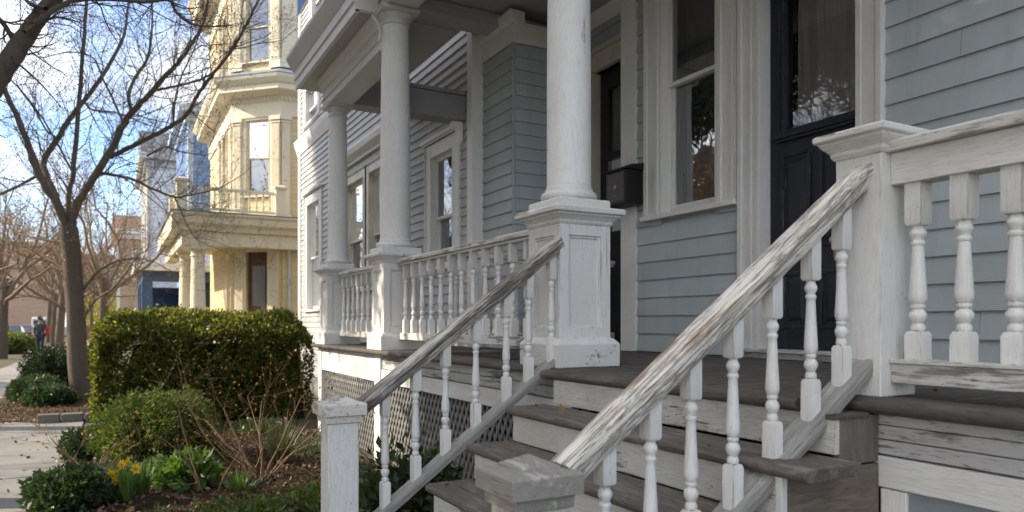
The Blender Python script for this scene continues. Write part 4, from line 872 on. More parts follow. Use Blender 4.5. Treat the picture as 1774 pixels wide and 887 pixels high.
# ------------------------------------------------------------------ ground, pavement, road
def sheet(name, poly, z, mat, th=None):
    m = MB()
    if th: m.prism(poly, 'z', z - th, z)
    else: m.add([(x, y, z) for x, y in poly], [tuple(range(len(poly)))])
    o = m.build(name, mat); o['kind'] = 'structure'; return o
def soilmat():
    g = G('soil'); n = g.noise(g.coord((1, 1, 1)), 22, 8, .7); n2 = g.noise(g.coord((1, 1, 1)), 2.2, 5, .6)
    c = g.mix(g.ramp(n, .35, .7), (.016, .012, .008), (.060, .042, .028)); c = g.mix(g.ramp(n2, .5, .7, 0, .5), c, (.11, .08, .05)); g.bump(n, .9, .05); return g.fin(c, .95, .15)
def concrete():
    g = G('concrete'); n = g.noise(g.coord((1, 1, 1)), 60, 5, .6); n2 = g.noise(g.coord((1, 1, 1)), 1.6, 6, .65); isl = g.island()
    c = g.mix(n, (.19, .18, .165), (.27, .258, .235)); c = g.mix(g.ramp(n2, .45, .75, 0, .6), c, (.165, .15, .13)); c = g.mix(g.math('MULTIPLY', isl, .3), c, (.19, .185, .175)); g.bump(n, .3, .01); return g.fin(c, .85, .25)
SOIL = soilmat(); CONC = concrete()
EARTH = plain('yard_earth', (.10, .085, .055), .95, .15, var=.5, sc_=3, bump=.5)
sheet('ground', [(-400, -400), (250, -400), (250, 400), (-400, 400)], -.14, EARTH)
sheet('yard', [(-140, -8.2), (12, -8.2), (12, 30), (-140, 30)], -.004, EARTH, .1)
sheet('road', [(-240, -15.8), (60, -15.8), (60, -8.35), (-240, -8.35)], -.125, plain('asphalt', (.055, .054, .052), .9, .3, var=.4, sc_=40, bump=.3))
m = MB()
for k in range(60): m.box(-140 + 2.5 * k, -140 + 2.5 * k + 2.49, -8.35, -8.2, -.12, .0)
o = m.build('kerb', plain('granite_kerb', (.33, .32, .31), .8), bevel=.01); o['kind'] = 'structure'
m = MB(); x = 4.0
while x > -135:
    w = 1.5; j = random.uniform(-.006, .006); m.hexa([(x - w + .012, -6.0, -.1), (x, -6.0, -.1), (x, -3.12, -.1), (x - w + .012, -3.12, -.1), (x - w + .012, -6.0, .012 + j), (x, -6.0, .012 - j), (x, -3.12, .014 + j), (x - w + .012, -3.12, .014)]); x -= w
o = m.build('sidewalk', CONC, bevel=.006); o['kind'] = 'structure'
m = MB(); 
for k in range(5): m.box(-13.9, -12.6, -3.1 + k * 1.3, -3.1 + k * 1.3 + 1.29, -.05, .016)
o = m.build('side_path', CONC, bevel=.005); o['kind'] = 'structure'
def blob(pts, n=1, amp=.06):
    out = []
    for i in range(len(pts)):
        a, b = Vector(pts[i]), Vector(pts[(i + 1) % len(pts)]); k = max(2, int((b - a).length / .25))
        for j in range(k): p = a.lerp(b, j / k); out.append((p.x + random.uniform(-amp, amp), p.y + random.uniform(-amp, amp)))
    return out
sheet('garden_bed', blob([(-9.7, -3.0), (-7.2, -2.9), (-5.2, -3.2), (-2.3, -3.1), (-2.0, -1.9), (-2.0, -.35), (-9.7, -.35)]), .024, SOIL, .06)
sheet('tree_bed', blob([(-10.95, -2.95), (-10.95, -3.75), (-11.6, -4.35), (-13.5, -4.6), (-17.5, -4.75), (-18, -2.9)]), .03, plain('mulch', (.085, .055, .036), .95, .15, var=.5, sc_=26, bump=.8), .08)
GR = plain('granite_block', (.17, .16, .145), .85, .3, var=.4, sc_=12, bump=.5)
for k, lb in enumerate(('grey granite block edging the tree bed, nearest the sidewalk', 'middle grey granite block edging the tree bed', 'grey granite block edging the tree bed, nearest the hedge')):
    y = -3.72 + k * .31; m = MB(); m.box(-11.02, -10.86, y, y + .285, -.02, .14 + random.uniform(-.015, .01)); o = m.build('granite_block', GR, bevel=.018); tag(o, lb, 'stone block', 'granite blocks round the tree bed')

# ------------------------------------------------------------------ leaves
def leaves(name, P, size, mat, parent=None, D=None, spread=1.0, ratio=.5, up=.3):
    """P (n,3): one folded four-point leaf at each point; D optional growth directions"""
    n = len(P); d = RNG.normal(size=(n, 3)) * spread
    if D is not None: d += D
    d[:, 2] += up; d /= np.linalg.norm(d, axis=1)[:, None] + 1e-9
    r = RNG.normal(size=(n, 3)); s = np.cross(d, r); s /= np.linalg.norm(s, axis=1)[:, None] + 1e-9
    nn = np.cross(d, s); L = (size * RNG.uniform(.6, 1.3, n))[:, None]
    a = P; b = P + d * L * .45 + s * L * ratio * .5 + nn * L * .08; c = P + d * L; e = P + d * L * .45 - s * L * ratio * .5 + nn * L * .08
    V = np.stack([a, b, c, e], 1).reshape(-1, 3); F = np.arange(4 * n).reshape(n, 4)
    return np_mesh(name, V, F, mat, parent)
def lump(th, ph, seed):
    s = seed * 1.7
    return 1 + .10 * np.sin(3 * th + s) * np.sin(2.3 * ph + s) + .07 * np.sin(7 * th + 2 * s + 3 * ph) + .05 * np.sin(13 * th + 5 * ph + s) + .035 * np.sin(23 * th - 11 * ph)
def bush(name, label, c, rx, ry, h, n, size, mat, cat='bush', group='low bushes', seed=1, core=True, depth=.25, parent=None):
    t = thing(name, label, cat, c, group)
    th = RNG.uniform(0, 2 * np.pi, n); z = RNG.uniform(-.25, 1, n); ph = np.arcsin(z); q = lump(th, ph, seed) * (1 - depth * RNG.random(n) ** 1.7)
    sq_ = (np.cos(ph)) ** .7
    P = np.stack([c[0] + rx * q * sq_ * np.cos(th), c[1] + ry * q * sq_ * np.sin(th), np.maximum(c[2] + .02, c[2] + h * (.25 + .75 * z * q))], 1)
    D = np.stack([np.cos(th) * sq_, np.sin(th) * sq_, z], 1) * .8
    leaves('foliage', P, size, mat, t, D, .7)
    if core:
        m = MB(); nn, mm = 24, 10; vs = []; fs = []
        for j in range(mm + 1):
            p_ = R(-15 + 105 * j / mm)
            for i in range(nn): a = 2 * math.pi * i / nn; k = .74 * float(lump(np.array(a), np.array(p_), seed)); vs.append((c[0] + rx * k * math.cos(p_) ** .7 * math.cos(a), c[1] + ry * k * math.cos(p_) ** .7 * math.sin(a), max(c[2], c[2] + h * (.22 + .74 * k * math.sin(p_)))))
        for j in range(mm):
            for i in range(nn): fs.append((j * nn + i, j * nn + (i + 1) % nn, (j + 1) * nn + (i + 1) % nn, (j + 1) * nn + i))
        m.add(vs, fs); m.build('stems', plain('dark_core', (.020, .019, .011), .95, .1), t)  # solid dark core, no real stems: inner shade as colour, blocks light
    return t
HEDGE = leafmat('hedge_leaf', (.065, .085, .016), (.20, .205, .042), .45, (.32, .26, .08)); BOX = leafmat('box_leaf', (.045, .075, .018), (.13, .17, .04), .38, (.2, .2, .05)); YEW = leafmat('yew_leaf', (.018, .034, .014), (.04, .062, .022), .2); LILY = leafmat('blade_leaf', (.06, .12, .03), (.13, .21, .05), .35); GREY = leafmat('grey_leaf', (.07, .085, .05), (.13, .14, .08), .25); DARKL = leafmat('dark_leaf', (.025, .05, .02), (.06, .095, .035), .28)
BARK = plain('bark', (.13, .105, .08), .92, .2, var=.6, sc_=14, bump=.8); TWIG = plain('twig', (.13, .095, .068), .9, .2, var=.3, sc_=6, bump=0); FARTW = plain('far_twig', (.20, .145, .10), .9, .2, var=.3, sc_=3, bump=0)
STEM = plain('shrub_stem', (.22, .14, .085), .85, .25, var=.4, sc_=12, bump=.2); BUD = leafmat('bud', (.20, .10, .05), (.30, .17, .07), .4)
# the big clipped hedge between the two gardens
def hedge():
    x0, x1, y0, y1, h = -10.95, -9.55, -2.95, .02, 1.68
    t = thing('hedge', 'tall clipped hedge with sunlit yellow green top between the two gardens', 'hedge', ((x0 + x1) / 2, (y0 + y1) / 2, 0))
    n = 62000; P = []; 
    a = RNG.random(n); b = RNG.random(n); f = RNG.choice(4, n, p=[.38, .36, .16, .10]); dep = np.abs(RNG.normal(0, .07, n)); X = np.empty((n, 3)); D = np.zeros((n, 3))
    def wav(p, q): return .035 * np.sin(5 * p + 1) * np.sin(4 * q) + .03 * np.sin(11 * p + 7 * q) + .02 * np.sin(23 * p - 13 * q) + .015 * np.sin(41 * q + 17 * p)
    k = f == 0; X[k] = np.stack([x0 + (x1 - x0) * a[k], y0 + (y1 - y0) * b[k], h - dep[k] + wav(a[k] * 1.4, b[k] * 3) * .7], 1); D[k, 2] = 1; X[k, 2] -= RNG.random(k.sum()) ** 2 * .12
    k = f == 1; X[k] = np.stack([x1 - dep[k] * 1.4 + wav(a[k] * 3, b[k] * 1.7), y0 + (y1 - y0) * a[k], .12 + (h - .12) * b[k]], 1); D[k, 0] = 1
    k = f == 2; X[k] = np.stack([x0 + (x1 - x0) * a[k], y0 + dep[k] * 1.4 - wav(a[k] * 1.4, b[k] * 1.7), .12 + (h - .12) * b[k]], 1); D[k, 1] = -1
    k = f == 3; X[k] = np.stack([x0 + dep[k], y0 + (y1 - y0) * a[k], .12 + (h - .12) * b[k]], 1); D[k, 0] = -1
    tt = np.clip((X[:, 0] - (x0 + x1) / 2) / ((x1 - x0) / 2), -1, 1); drop = .34 * np.abs(tt) ** 2.2; X[:, 2] = np.where(f == 0, X[:, 2] - drop, X[:, 2] * (1 - drop * .5 / h * 1.9 * (f == 1)))
    # rounded shoulders, straggling shoots on the top
    for ax, lo, hi in ((1, y0, y1),):
        e = np.minimum(X[:, ax] - lo, hi - X[:, ax]); c = np.clip(.3 - e, 0, .35); X[:, 2] -= np.where(X[:, 2] > h - .4, c ** 1.5 * 1.6, 0)
    k = (RNG.random(n) < .05) & (X[:, 2] > h * .6); X[k, 2] += RNG.random(k.sum()) * .09; k = RNG.random(n) < .06; X[k] += RNG.normal(size=(k.sum(), 3)) * .035; keep = (np.sin(5.1 * X[:, 1] + 2) * np.sin(6.3 * X[:, 2] + 1) + .6 * np.sin(13 * X[:, 1] - 9 * X[:, 2]) < 1.0) | (RNG.random(n) < .35) | (f == 0); X = X[keep]; D = D[keep]
    leaves('foliage', X, .058, HEDGE, t, D, .8, .55)
    m = MB(); m.hexa([(x0 + .2, y0 + .2, 0), (x1 - .2, y0 + .2, 0), (x1 - .2, y1 - .1, 0), (x0 + .2, y1 - .1, 0), (x0 + .5, y0 + .5, h - .5), (x1 - .5, y0 + .5, h - .5), (x1 - .5, y1 - .1, h - .5), (x0 + .5, y1 - .1, h - .5)]); m.build('stems', plain('dark_core', (.020, .019, .011), .95, .1), t)  # solid core block, its dark colour stands in for shade inside the hedge
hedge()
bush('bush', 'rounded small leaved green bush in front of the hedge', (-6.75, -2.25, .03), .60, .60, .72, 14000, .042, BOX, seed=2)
bush('bush', 'wide dark spreading bush beside the big tree trunk', (-17.0, -3.75, .02), .95, .75, .95, 8000, .07, YEW, seed=3)
bush('bush', 'small mid green bush at the edge of the tree bed', (-14.6, -4.0, .02), .55, .45, .45, 3000, .07, DARKL, seed=4)
bush('bush', 'low green clump in front of the tree trunk', (-13.6, -3.75, .02), .5, .4, .34, 2600, .07, DARKL, seed=5)
bush('bush', 'round green bush by the kerb at the far left', (-41.7, -7.35, 0), 1.35, 1.1, 1.0, 7000, .12, BOX, seed=6)
bush('leafy_plant', 'dark leafy perennial in the corner by the sidewalk', (-4.95, -3.02, .03), .36, .30, .27, 2600, .06, DARKL, 'plant', 'plants in the flower bed', seed=7)
bush('leafy_plant', 'dark shrub with pointed leaves between newel post and lattice', (-2.75, -.95, .03), .34, .40, .62, 1700, .075, DARKL, 'plant', 'plants in the flower bed', seed=8, depth=.7)
bush('leafy_plant', 'small dark bush behind the long bare twigs by the sidewalk edge', (-7.35, -2.95, .03), .32, .26, .3, 1300, .06, DARKL, 'plant', 'plants in the flower bed', seed=9)

def blades(name, label, c, n, L, w, mat, spread=.5, curl=.5, cat='plant', group='plants in the flower bed', straight=False):
    """a tuft of strap leaves bending outwards"""
    t = thing(name, label, cat, c, group); V = []; F = []
    for i in range(n):
        az = random.uniform(0, 6.283); l = L * random.uniform(.55, 1.1); lean = random.uniform(.05, spread); p = Vector((c[0] + .05 * math.cos(az) * random.random(), c[1] + .05 * math.sin(az) * random.random(), c[2])); d = Vector((math.cos(az) * lean, math.sin(az) * lean, 1)).normalized(); s = Vector((-math.sin(az), math.cos(az), 0)); s = (s + .4 * Vector((math.cos(az), math.sin(az), 0)) * random.uniform(-1, 1)).normalized(); k0 = len(V); K = 6
        for k in range(K + 1):
            f = k / K; ww = w * (1 - f ** 2.2) * (.6 + .5 * min(1, 3 * f)) + .0006; V += [p - s * ww / 2, p + s * ww / 2]; p = p + d * (l / K); d = (d + Vector((math.cos(az), math.sin(az), -.75)) * (curl * lean * f * .6)).normalized()
        F += [(k0 + 2 * k, k0 + 2 * k + 1, k0 + 2 * k + 3, k0 + 2 * k + 2) for k in range(K)]
    np_mesh('foliage', np.array([tuple(v) for v in V]), np.array(F), mat, t); return t
df = blades('daffodil', 'clump of upright strap leaves with yellow daffodil flowers', (-4.92, -2.62, .03), 46, .30, .016, LILY, .55, .4, cat='daffodils')
YEL = leafmat('daffodil_yellow', (.62, .42, .02), (.75, .55, .03), .4); ORA = leafmat('daffodil_orange', (.62, .28, .015), (.70, .34, .02), .4)
def flower(p, tilt, az):
    st = MB(); b = Vector((df.location.x + random.uniform(-.03, .03), df.location.y + random.uniform(-.03, .03), .03)); pts = [b.lerp(Vector(p), f) + Vector((0, 0, .03 * math.sin(3.14 * f))) for f in (0, .25, .5, .75, .95, 1)]; st.tube(pts, .004, 6)
    fo = st.build('flower', plain('flower_stem', (.09, .17, .04), .5), df, smooth=True)
    fx = Vector((math.cos(az) * math.cos(tilt), math.sin(az) * math.cos(tilt), math.sin(tilt))); u = fx.cross(Vector((0, 0, 1))).normalized(); w = fx.cross(u); m = MB(); p = Vector(p)
    for k in range(6):
        a = k * math.pi / 3 + .2; r = u * math.cos(a) + w * math.sin(a); q = u * math.cos(a + 1.57) + w * math.sin(a + 1.57); m.add([p, p + r * .026 + q * .017 + fx * .003, p + r * .054 + fx * random.uniform(-.004, .008), p + r * .026 - q * .017 + fx * .003], [(0, 1, 2, 3)])
    m.build('petals', YEL, fo); m = MB(); n = 12; vs = []
    for h, r in ((0, .008), (.012, .010), (.022, .015), (.024, .0155)): vs += [p + fx * h + (u * math.cos(6.283 * i / n) + w * math.sin(6.283 * i / n)) * r * (1 + (.08 if h > .02 and i % 2 else 0)) for i in range(n)]
    m.add(vs, [(j * n + i, j * n + (i + 1) % n, (j + 1) * n + (i + 1) % n, (j + 1) * n + i) for j in range(3) for i in range(n)]); m.build('trumpet', ORA, fo)
for px_, py_, dd, az in ((211, 805, 6.02, -.9), (206, 817, 5.95, -1.6), (193, 822, 5.98, 2.6), (200, 833, 5.9, -1.2), (222, 800, 6.0, -2.0), (236, 812, 5.95, -.6)): flower(U(px_, py_, Z=dd), .15, az)
bush('leafy_plant', 'bright green bushy plant beside the daffodils', (-5.25, -2.12, .03), .25, .25, .30, 700, .10, LILY, 'plant', 'plants in the flower bed', seed=11, core=False, depth=.8)
blades('grass_tuft', 'grey green grassy tuft of dry blades under the twiggy shrub', (-5.9, -1.2, .03), 150, .55, .010, GREY, .75, .4)
blades('grass_tuft', 'yellow green tuft of short leaves on the dark soil', (-4.7, -1.75, .03), 80, .24, .016, LILY, 1.3, .5)
blades('grass_tuft', 'pale upright shoots at the bottom edge of the flower bed', (-3.95, -2.42, .03), 34, .17, .012, LILY, .6, .3)
blades('grass_tuft', 'small dark grassy tuft beside the left newel post', (-3.4, -1.35, .03), 70, .22, .012, DARKL, 1.0, .5)

# ------------------------------------------------------------------ bare trees
class Tubes:
    def __init__(s): s.V = []; s.F = []; s.n = 0; s.tips = []
    def tube(s, pts, rad, n):
        pts = np.asarray(pts, float); m = len(pts); t = np.gradient(pts, axis=0); t /= np.linalg.norm(t, axis=1)[:, None] + 1e-9
        a = np.cross(t, np.array([.31, .17, .93])); l = np.linalg.norm(a, axis=1)[:, None]; a = np.where(l > 1e-3, a / (l + 1e-9), np.array([1., 0, 0])); b = np.cross(t, a)
        th = np.arange(n) * 2 * np.pi / n; r = np.asarray(rad, float).reshape(-1, 1, 1) * np.ones((m, 1, 1))
        v = pts[:, None] + r * (np.cos(th)[None, :, None] * a[:, None] + np.sin(th)[None, :, None] * b[:, None]); s.V.append(v.reshape(-1, 3))
        i = np.arange(m - 1)[:, None] * n; k = np.arange(n)[None]; k2 = (k + 1) % n
        s.F.append((np.stack([i + k, i + k2, i + n + k2, i + n + k], -1).reshape(-1, 4)) + s.n); s.n += m * n
    def grow(s, p, d, L, r, lvl, n=5, droop=.0, kids=5, tortu=.22, upw=.10):
        K = 6 if lvl > 1 else 4; pts = [np.array(p)]; d = np.array(d, float); d /= np.linalg.norm(d); seg = L / K; ds = []
        for k in range(K):
            d = d + RNG.normal(size=3) * tortu; d[2] += upw; d /= np.linalg.norm(d); pts.append(pts[-1] + d * seg); ds.append(d.copy())
        rad = r * np.linspace(1, .38, K + 1); s.tube(pts, rad, n if lvl > 1 else 3)
        if lvl <= 0: s.tips.append(pts[-1]); s.tips.append(pts[-2]); return
        for k in range(kids):
            j = RNG.integers(1, K + 1) if k else K; q = pts[j]; dd = ds[j - 1] + RNG.normal(size=3) * .62; s.grow(q, dd, L * RNG.uniform(.42, .68), max(rad[j] * .62, .0016), lvl - 1, max(3, n - 1), droop, kids, tortu, upw)
    def mesh(s, name, mat, parent): return np_mesh(name, np.concatenate(s.V), np.concatenate(s.F), mat, parent, smooth=True)

def smooth_line(pts, k=6):
    P = [np.array(tuple(p)) for p in pts]; P = [2 * P[0] - P[1]] + P + [2 * P[-1] - P[-2]]; out = []
    for i in range(1, len(P) - 2):
        for j in range(k): t = j / k; a, b, c, d = P[i - 1:i + 3]; out.append(.5 * ((2 * b) + (-a + c) * t + (2 * a - 5 * b + 4 * c - d) * t * t + (-a + 3 * b - 3 * c + d) * t ** 3))
    out.append(P[-2]); return np.array(out)
def big_tree():
    base = U(141, 690, z=0); t = thing('bare_tree', 'big bare street tree with forked trunk and budding twigs', 'tree', base, 'bare trees along the street')
    Z = 14.4; W = lambda x, y, dz=0: U(x, y, Z=Z + dz)
    trunk = Tubes(); tr = smooth_line([U(143, 700, Z=Z), W(140, 680), W(134, 620), W(132, 560), W(128, 500), W(124, 440), W(118, 395)], 5); m = len(tr)
    rr = np.interp(np.linspace(0, 1, m), [0, .08, .2, .6, 1], [.30, .23, .19, .165, .175]); trunk.tube(tr, rr, 16)
    crown = Tubes(); f = Z / FPX
    limbs = [  # photo points, width in photo pixels at both ends, depth offset at the end
        ([(118, 400), (98, 352), (68, 305), (45, 240), (12, 165), (-30, 90)], 20, 9, -1.0),
        ([(112, 385), (92, 330), (75, 285), (100, 240), (125, 200), (165, 150), (190, 110), (215, 60), (222, 10), (235, -60)], 16, 4, 1.2),
        ([(117, 395), (118, 340), (126, 300), (135, 200), (143, 100), (150, 0), (156, -80)], 13, 6, .3),
        ([(122, 400), (132, 360), (160, 310), (190, 262), (215, 215), (228, 194), (258, 165), (290, 128), (312, 105), (335, 72), (352, 40), (365, -20)], 19, 4, -1.5),
        ([(228, 194), (223, 162), (238, 128), (256, 98), (263, 50), (264, -5), (268, -60)], 9, 3, 1.0),
        ([(190, 272), (230, 252), (272, 232), (300, 216), (326, 196), (342, 165), (366, 132), (398, 92), (420, 55), (450, -5), (470, -50)], 11, 3.5, -2.2),
        ([(272, 156), (310, 148), (350, 136), (378, 118), (398, 88)], 6, 3, -1.0),
        ([(168, 300), (190, 302), (228, 310), (262, 326), (302, 341), (328, 338), (358, 332)], 8, 2.5, -2.0), ([(302, 341), (312, 362), (322, 386), (336, 410), (344, 418)], 4, 1.5, -2.4),
        ([(72, 300), (40, 318), (0, 336), (-40, 350)], 7, 4, -1.5), ([(135, 515), (170, 470), (205, 452), (236, 448), (262, 452)], 7, 2, 1.0), ([(138, 560), (165, 520), (195, 500), (220, 470), (240, 440)], 6, 2, -1.0),
        ([(118, 470), (80, 448), (40, 430), (0, 412), (-30, 400)], 6, 3, 1.0), ([(100, 240), (80, 225), (60, 190), (30, 150), (10, 130)], 5, 2, 1.0),
        ([(145, 175), (160, 190), (200, 195), (240, 210), (262, 218)], 5, 2, .5), ([(126, 300), (100, 250), (70, 200), (40, 160), (20, 140)], 5, 2, .8), ([(215, 215), (180, 140), (160, 100), (120, 90), (75, 100)], 5, 2, .8),
        ([(255, 270), (285, 255), (310, 262), (345, 268)], 4, 2, -1.5), ([(300, 216), (304, 170), (315, 130), (330, 100), (345, 60)], 5, 2, -.5)]
    def br(pl, w0, w1, dz):
        n = len(pl); L = smooth_line([W(x, y, dz * (i / (n - 1)) ** 1.2) for i, (x, y) in enumerate(pl)], 5); r = np.linspace(w0, w1, len(L)) * f / 2 * .78
        L = L + RNG.normal(size=L.shape) * (r[:, None] * .12); crown.tube(L, r, 8); return L, r
    for q, (pl, w0, w1, dz) in enumerate(limbs):
        L, r = br(pl, w0, w1, dz); acc = 0
        for i in range(3 if q < 4 else 1, len(L) - 1):
            k = 1 if RNG.random() < .62 else 0
            for _ in range(k):
                d = (L[i + 1] - L[i]); d = d / np.linalg.norm(d) + RNG.normal(size=3) * .75; d[2] += .15
                crown.grow(L[i], d, RNG.uniform(.7, 1.5), max(.0055, min(r[i] * .45, .012)), 3, 4, 0, 3 if RNG.random() < .6 else 4)
        crown.grow(L[-1], L[-1] - L[-2], 1.0, r[-1], 3, 4, 0, 3)
    trunk.mesh('trunk', BARK, t); crown.mesh('crown', plain('limb', (.16, .13, .10), .92, .2, var=.4, sc_=9, bump=.4), t)
    tips = np.array(crown.tips); tips = tips[RNG.random(len(tips)) < .6]; leaves('leaves', tips, .034, BUD, t, None, 1, .5)
big_tree()
def near_tree():
    b = Vector((-6.3, -5.35, 0)); t = thing('bare_tree', 'near street tree with a thick bare limb crossing the upper left corner', 'tree', b, 'bare trees along the street')
    Z = 6.2; W = lambda x, y, dz=0: np.array(tuple(U(x, y, Z=Z + dz)))
    tr = Tubes(); L = smooth_line([np.array((b.x, b.y, -.05)), np.array((b.x, b.y, .5)), np.array((b.x + .05, b.y + .08, 1.5)), np.array((b.x + .12, b.y + .3, 2.3))], 5); tr.tube(L, np.interp(np.linspace(0, 1, len(L)), [0, .15, 1], [.3, .2, .17]), 14); tr.mesh('trunk', BARK, t)
    cr = Tubes(); f = Z / FPX
    for pl, w0, w1, dz in (([(-200, 330), (-60, 210), (0, 128), (36, 76), (64, 34), (96, -5), (150, -60)], 42, 20, .3), ([(60, 40), (120, 3), (185, -2), (250, 3), (292, 0), (306, 22), (330, 40), (362, 46), (398, 44)], 9, 2.5, .5), ([(42, 55), (75, 36), (105, 30), (140, 40)], 7, 2, .6), ([(-20, 20), (5, 40), (24, 72)], 9, 8, .2), ([(20, 100), (70, 145), (110, 190)], 4, 1.5, .8), ([(80, 15), (50, 5), (38, -20)], 8, 5, .4)):
        n = len(pl); L = [W(x, y, dz * i / (n - 1)) for i, (x, y) in enumerate(pl)]
        if w0 > 60: L = [np.array((b.x + .12, b.y + .3, 2.3))] + L[1:]
        L = smooth_line(L, 6); r = np.linspace(w0, w1, len(L)) * f / 2; cr.tube(L + RNG.normal(size=L.shape) * r[:, None] * .05, r, 12)
        for i in range(4, len(L) - 1, 2 if w0 > 20 else 1):
            d = L[i + 1] - L[i]; d = d / np.linalg.norm(d) + RNG.normal(size=3) * .8
            cr.grow(L[i], d, RNG.uniform(.25, .6), max(.003, min(.009, r[i] * .4)), 2, 4, 0, 3)
    cr.mesh('crown', MATS['limb'], t); tips = np.array(cr.tips); leaves('leaves', tips, .02, BUD, t, None, 1, .5)
near_tree()
def bare(name, label, base, H, r, seed, mat, lean=(0, 0), lvl=4, kids=4, n0=6, budmat=None):
    t = thing(name, label, 'tree', base, 'bare trees along the street'); b = np.array(base, float); th = H * .32
    tr = Tubes(); L = smooth_line([b + np.array([0, 0, -.1]), b + np.array([lean[0] * .1, lean[1] * .1, th * .4]), b + np.array([lean[0] * .4, lean[1] * .4, th])], 5); tr.tube(L, np.linspace(r * 1.25, r * .8, len(L)), 10); tr.mesh('trunk', BARK, t)
    cr = Tubes()
    for k in range(n0):
        a = 6.283 * k / n0 + RNG.uniform(-.4, .4); up = RNG.uniform(.8, 2.0); d = np.array([math.cos(a), math.sin(a), up]); cr.grow(L[-1] + np.array([0, 0, -RNG.uniform(0, th * .3)]), d, H * RNG.uniform(.36, .5), r * .5, lvl, 6, 0, kids, .2, .06)
    cr.mesh('crown', mat, t)
    if budmat: tips = np.array(cr.tips); leaves('leaves', tips, .09, budmat, t, None, 1, .6)
    return t
TREES = [('bare tree standing on the verge past the big tree', (-35, -5.0 - 1.9, 0), 9.5, .17), ('slim dark bare tree between the big tree and the cream house', (-23.6, -3.05, 0), 8.5, .11)]
a1 = bare('bare_tree', TREES[0][0], TREES[0][1], 9.5, .19, 1, FARTW, (.5, .4), 4, 4, 6, BUD)
a2 = bare('bare_tree', TREES[1][0], TREES[1][1], 9.0, .12, 2, FARTW, (.3, .1), 4, 4, 5)
far_labels = ['bare tree in front of the pale white gabled house', 'bare tree on the kerb beyond the parked cars', 'distant bare tree before the tan house', 'bare tree by the road just behind the round kerb bush', 'distant bare tree before the reddish brown house', 'bare tree across the road left of the parked cars', 'small bare tree on the verge beside the dark spreading bush', 'bare tree along the sidewalk just past the walking person', 'bare tree rising before the gap between white and tan houses', 'tall bare tree before the reddish brown gable', 'farthest bare tree by the white van']
for i, (x, y, s, rz) in enumerate(((-36.5, -3.2, .92, 1.0), (-64, -7.2, 1.15, 2.2), (-50, -4.0, 1.0, 3.1), (-46.5, -8.0, 1.05, 4.4), (-66, -5.6, 1.1, 5.2), (-58, -17.5, 1.2, .6), (-29, -6.6, .85, 2.6), (-41, -5.2, 1.0, .3), (-54, -6.3, 1.2, 1.5), (-74, -4.5, 1.4, 3.6), (-80, -8.0, 1.3, 2.0))):
    o = copy_tree(a1 if i % 2 else a2); o.location = (x, y, 0); o.rotation_euler.z = rz; o.scale = (s,) * 3; o['label'] = far_labels[i]
o = copy_tree(a1); o.location = (-22.5, -16.6, 0); o.rotation_euler.z = 2; o.scale = (1.35,) * 3; o['label'] = 'bare tree across the road reflected in the window by the door'
o = copy_tree(a1); o.location = (-16, -17.2, 0); o.rotation_euler.z = 4; o.scale = (1.25,) * 3; o['label'] = 'bare tree across the road reflected in the front door glass'
# budding willow-like green blush far off
bush('spring_tree', 'distant yellow green spring bush behind the slim tree', (-60, -3.4, 1.0), 1.6, 1.6, 3.0, 2500, .2, leafmat('spring_leaf', (.22, .22, .05), (.33, .30, .07), .4), 'bush', 'low bushes', seed=12, core=False, depth=.9)

for k, (x, y, lb) in enumerate(((-8.6, -2.5, 'ground cover mound at the foot of the hedge by the sidewalk'), (-6.0, -2.55, 'low ground cover beside the daffodils at the sidewalk edge'), (-3.7, -1.9, 'spreading ground cover on the soil right of the daffodils'), (-8.2, -1.0, 'shaded ground cover under the hedge by the porch'), (-6.4, -.75, 'ground cover below the lattice near the far pedestal'), (-4.0, -1.2, 'patchy ground cover before the lattice near the white newel post'))):
    bush('ground_cover', lb, (x, y, .03), random.uniform(.35, .55), random.uniform(.3, .4), random.uniform(.12, .2), 900, .05, (DARKL, GREY, BOX)[k % 3], 'ground cover', 'ground cover in the flower bed', seed=20 + k, core=False, depth=.95)
blades('daffodil_clump', 'second thick clump of strap leaves behind the daffodil flowers', (-5.12, -2.5, .03), 60, .30, .02, LILY, .6, .4, cat='daffodils')
# the twiggy shrub in the bed and the long bare twigs near the sidewalk
def twiggy(label, base, stems, H, spread, name='twiggy_shrub'):
    t = thing(name, label, 'shrub', base, 'bare shrubs in the flower bed'); T_ = Tubes()
    for k in range(stems):
        a = RNG.uniform(0, 6.283); d = np.array([math.cos(a) * spread, math.sin(a) * spread, 1.0]) * 1.0; b = np.array(base) + np.array([math.cos(a), math.sin(a), 0]) * RNG.uniform(0, .1); T_.grow(b, d, H * RNG.uniform(.6, 1.0), .0095, 2, 5, 0, 3, .10, .03)
    T_.mesh('stems', STEM, t); leaves('leaves', np.array(T_.tips), .035, BUD, t, None, 1, .5); return t
twiggy('bare reddish twiggy shrub rising in front of the dark hedge end', (-5.25, -1.50, .03), 13, .95, .8)
twiggy('long bare twigs arching over the sidewalk edge', (-6.35, -2.92, .03), 6, .6, 1.3)
twiggy('single long bare stems leaning left over the flower bed', (-4.95, -2.0, .03), 3, .9, .5)
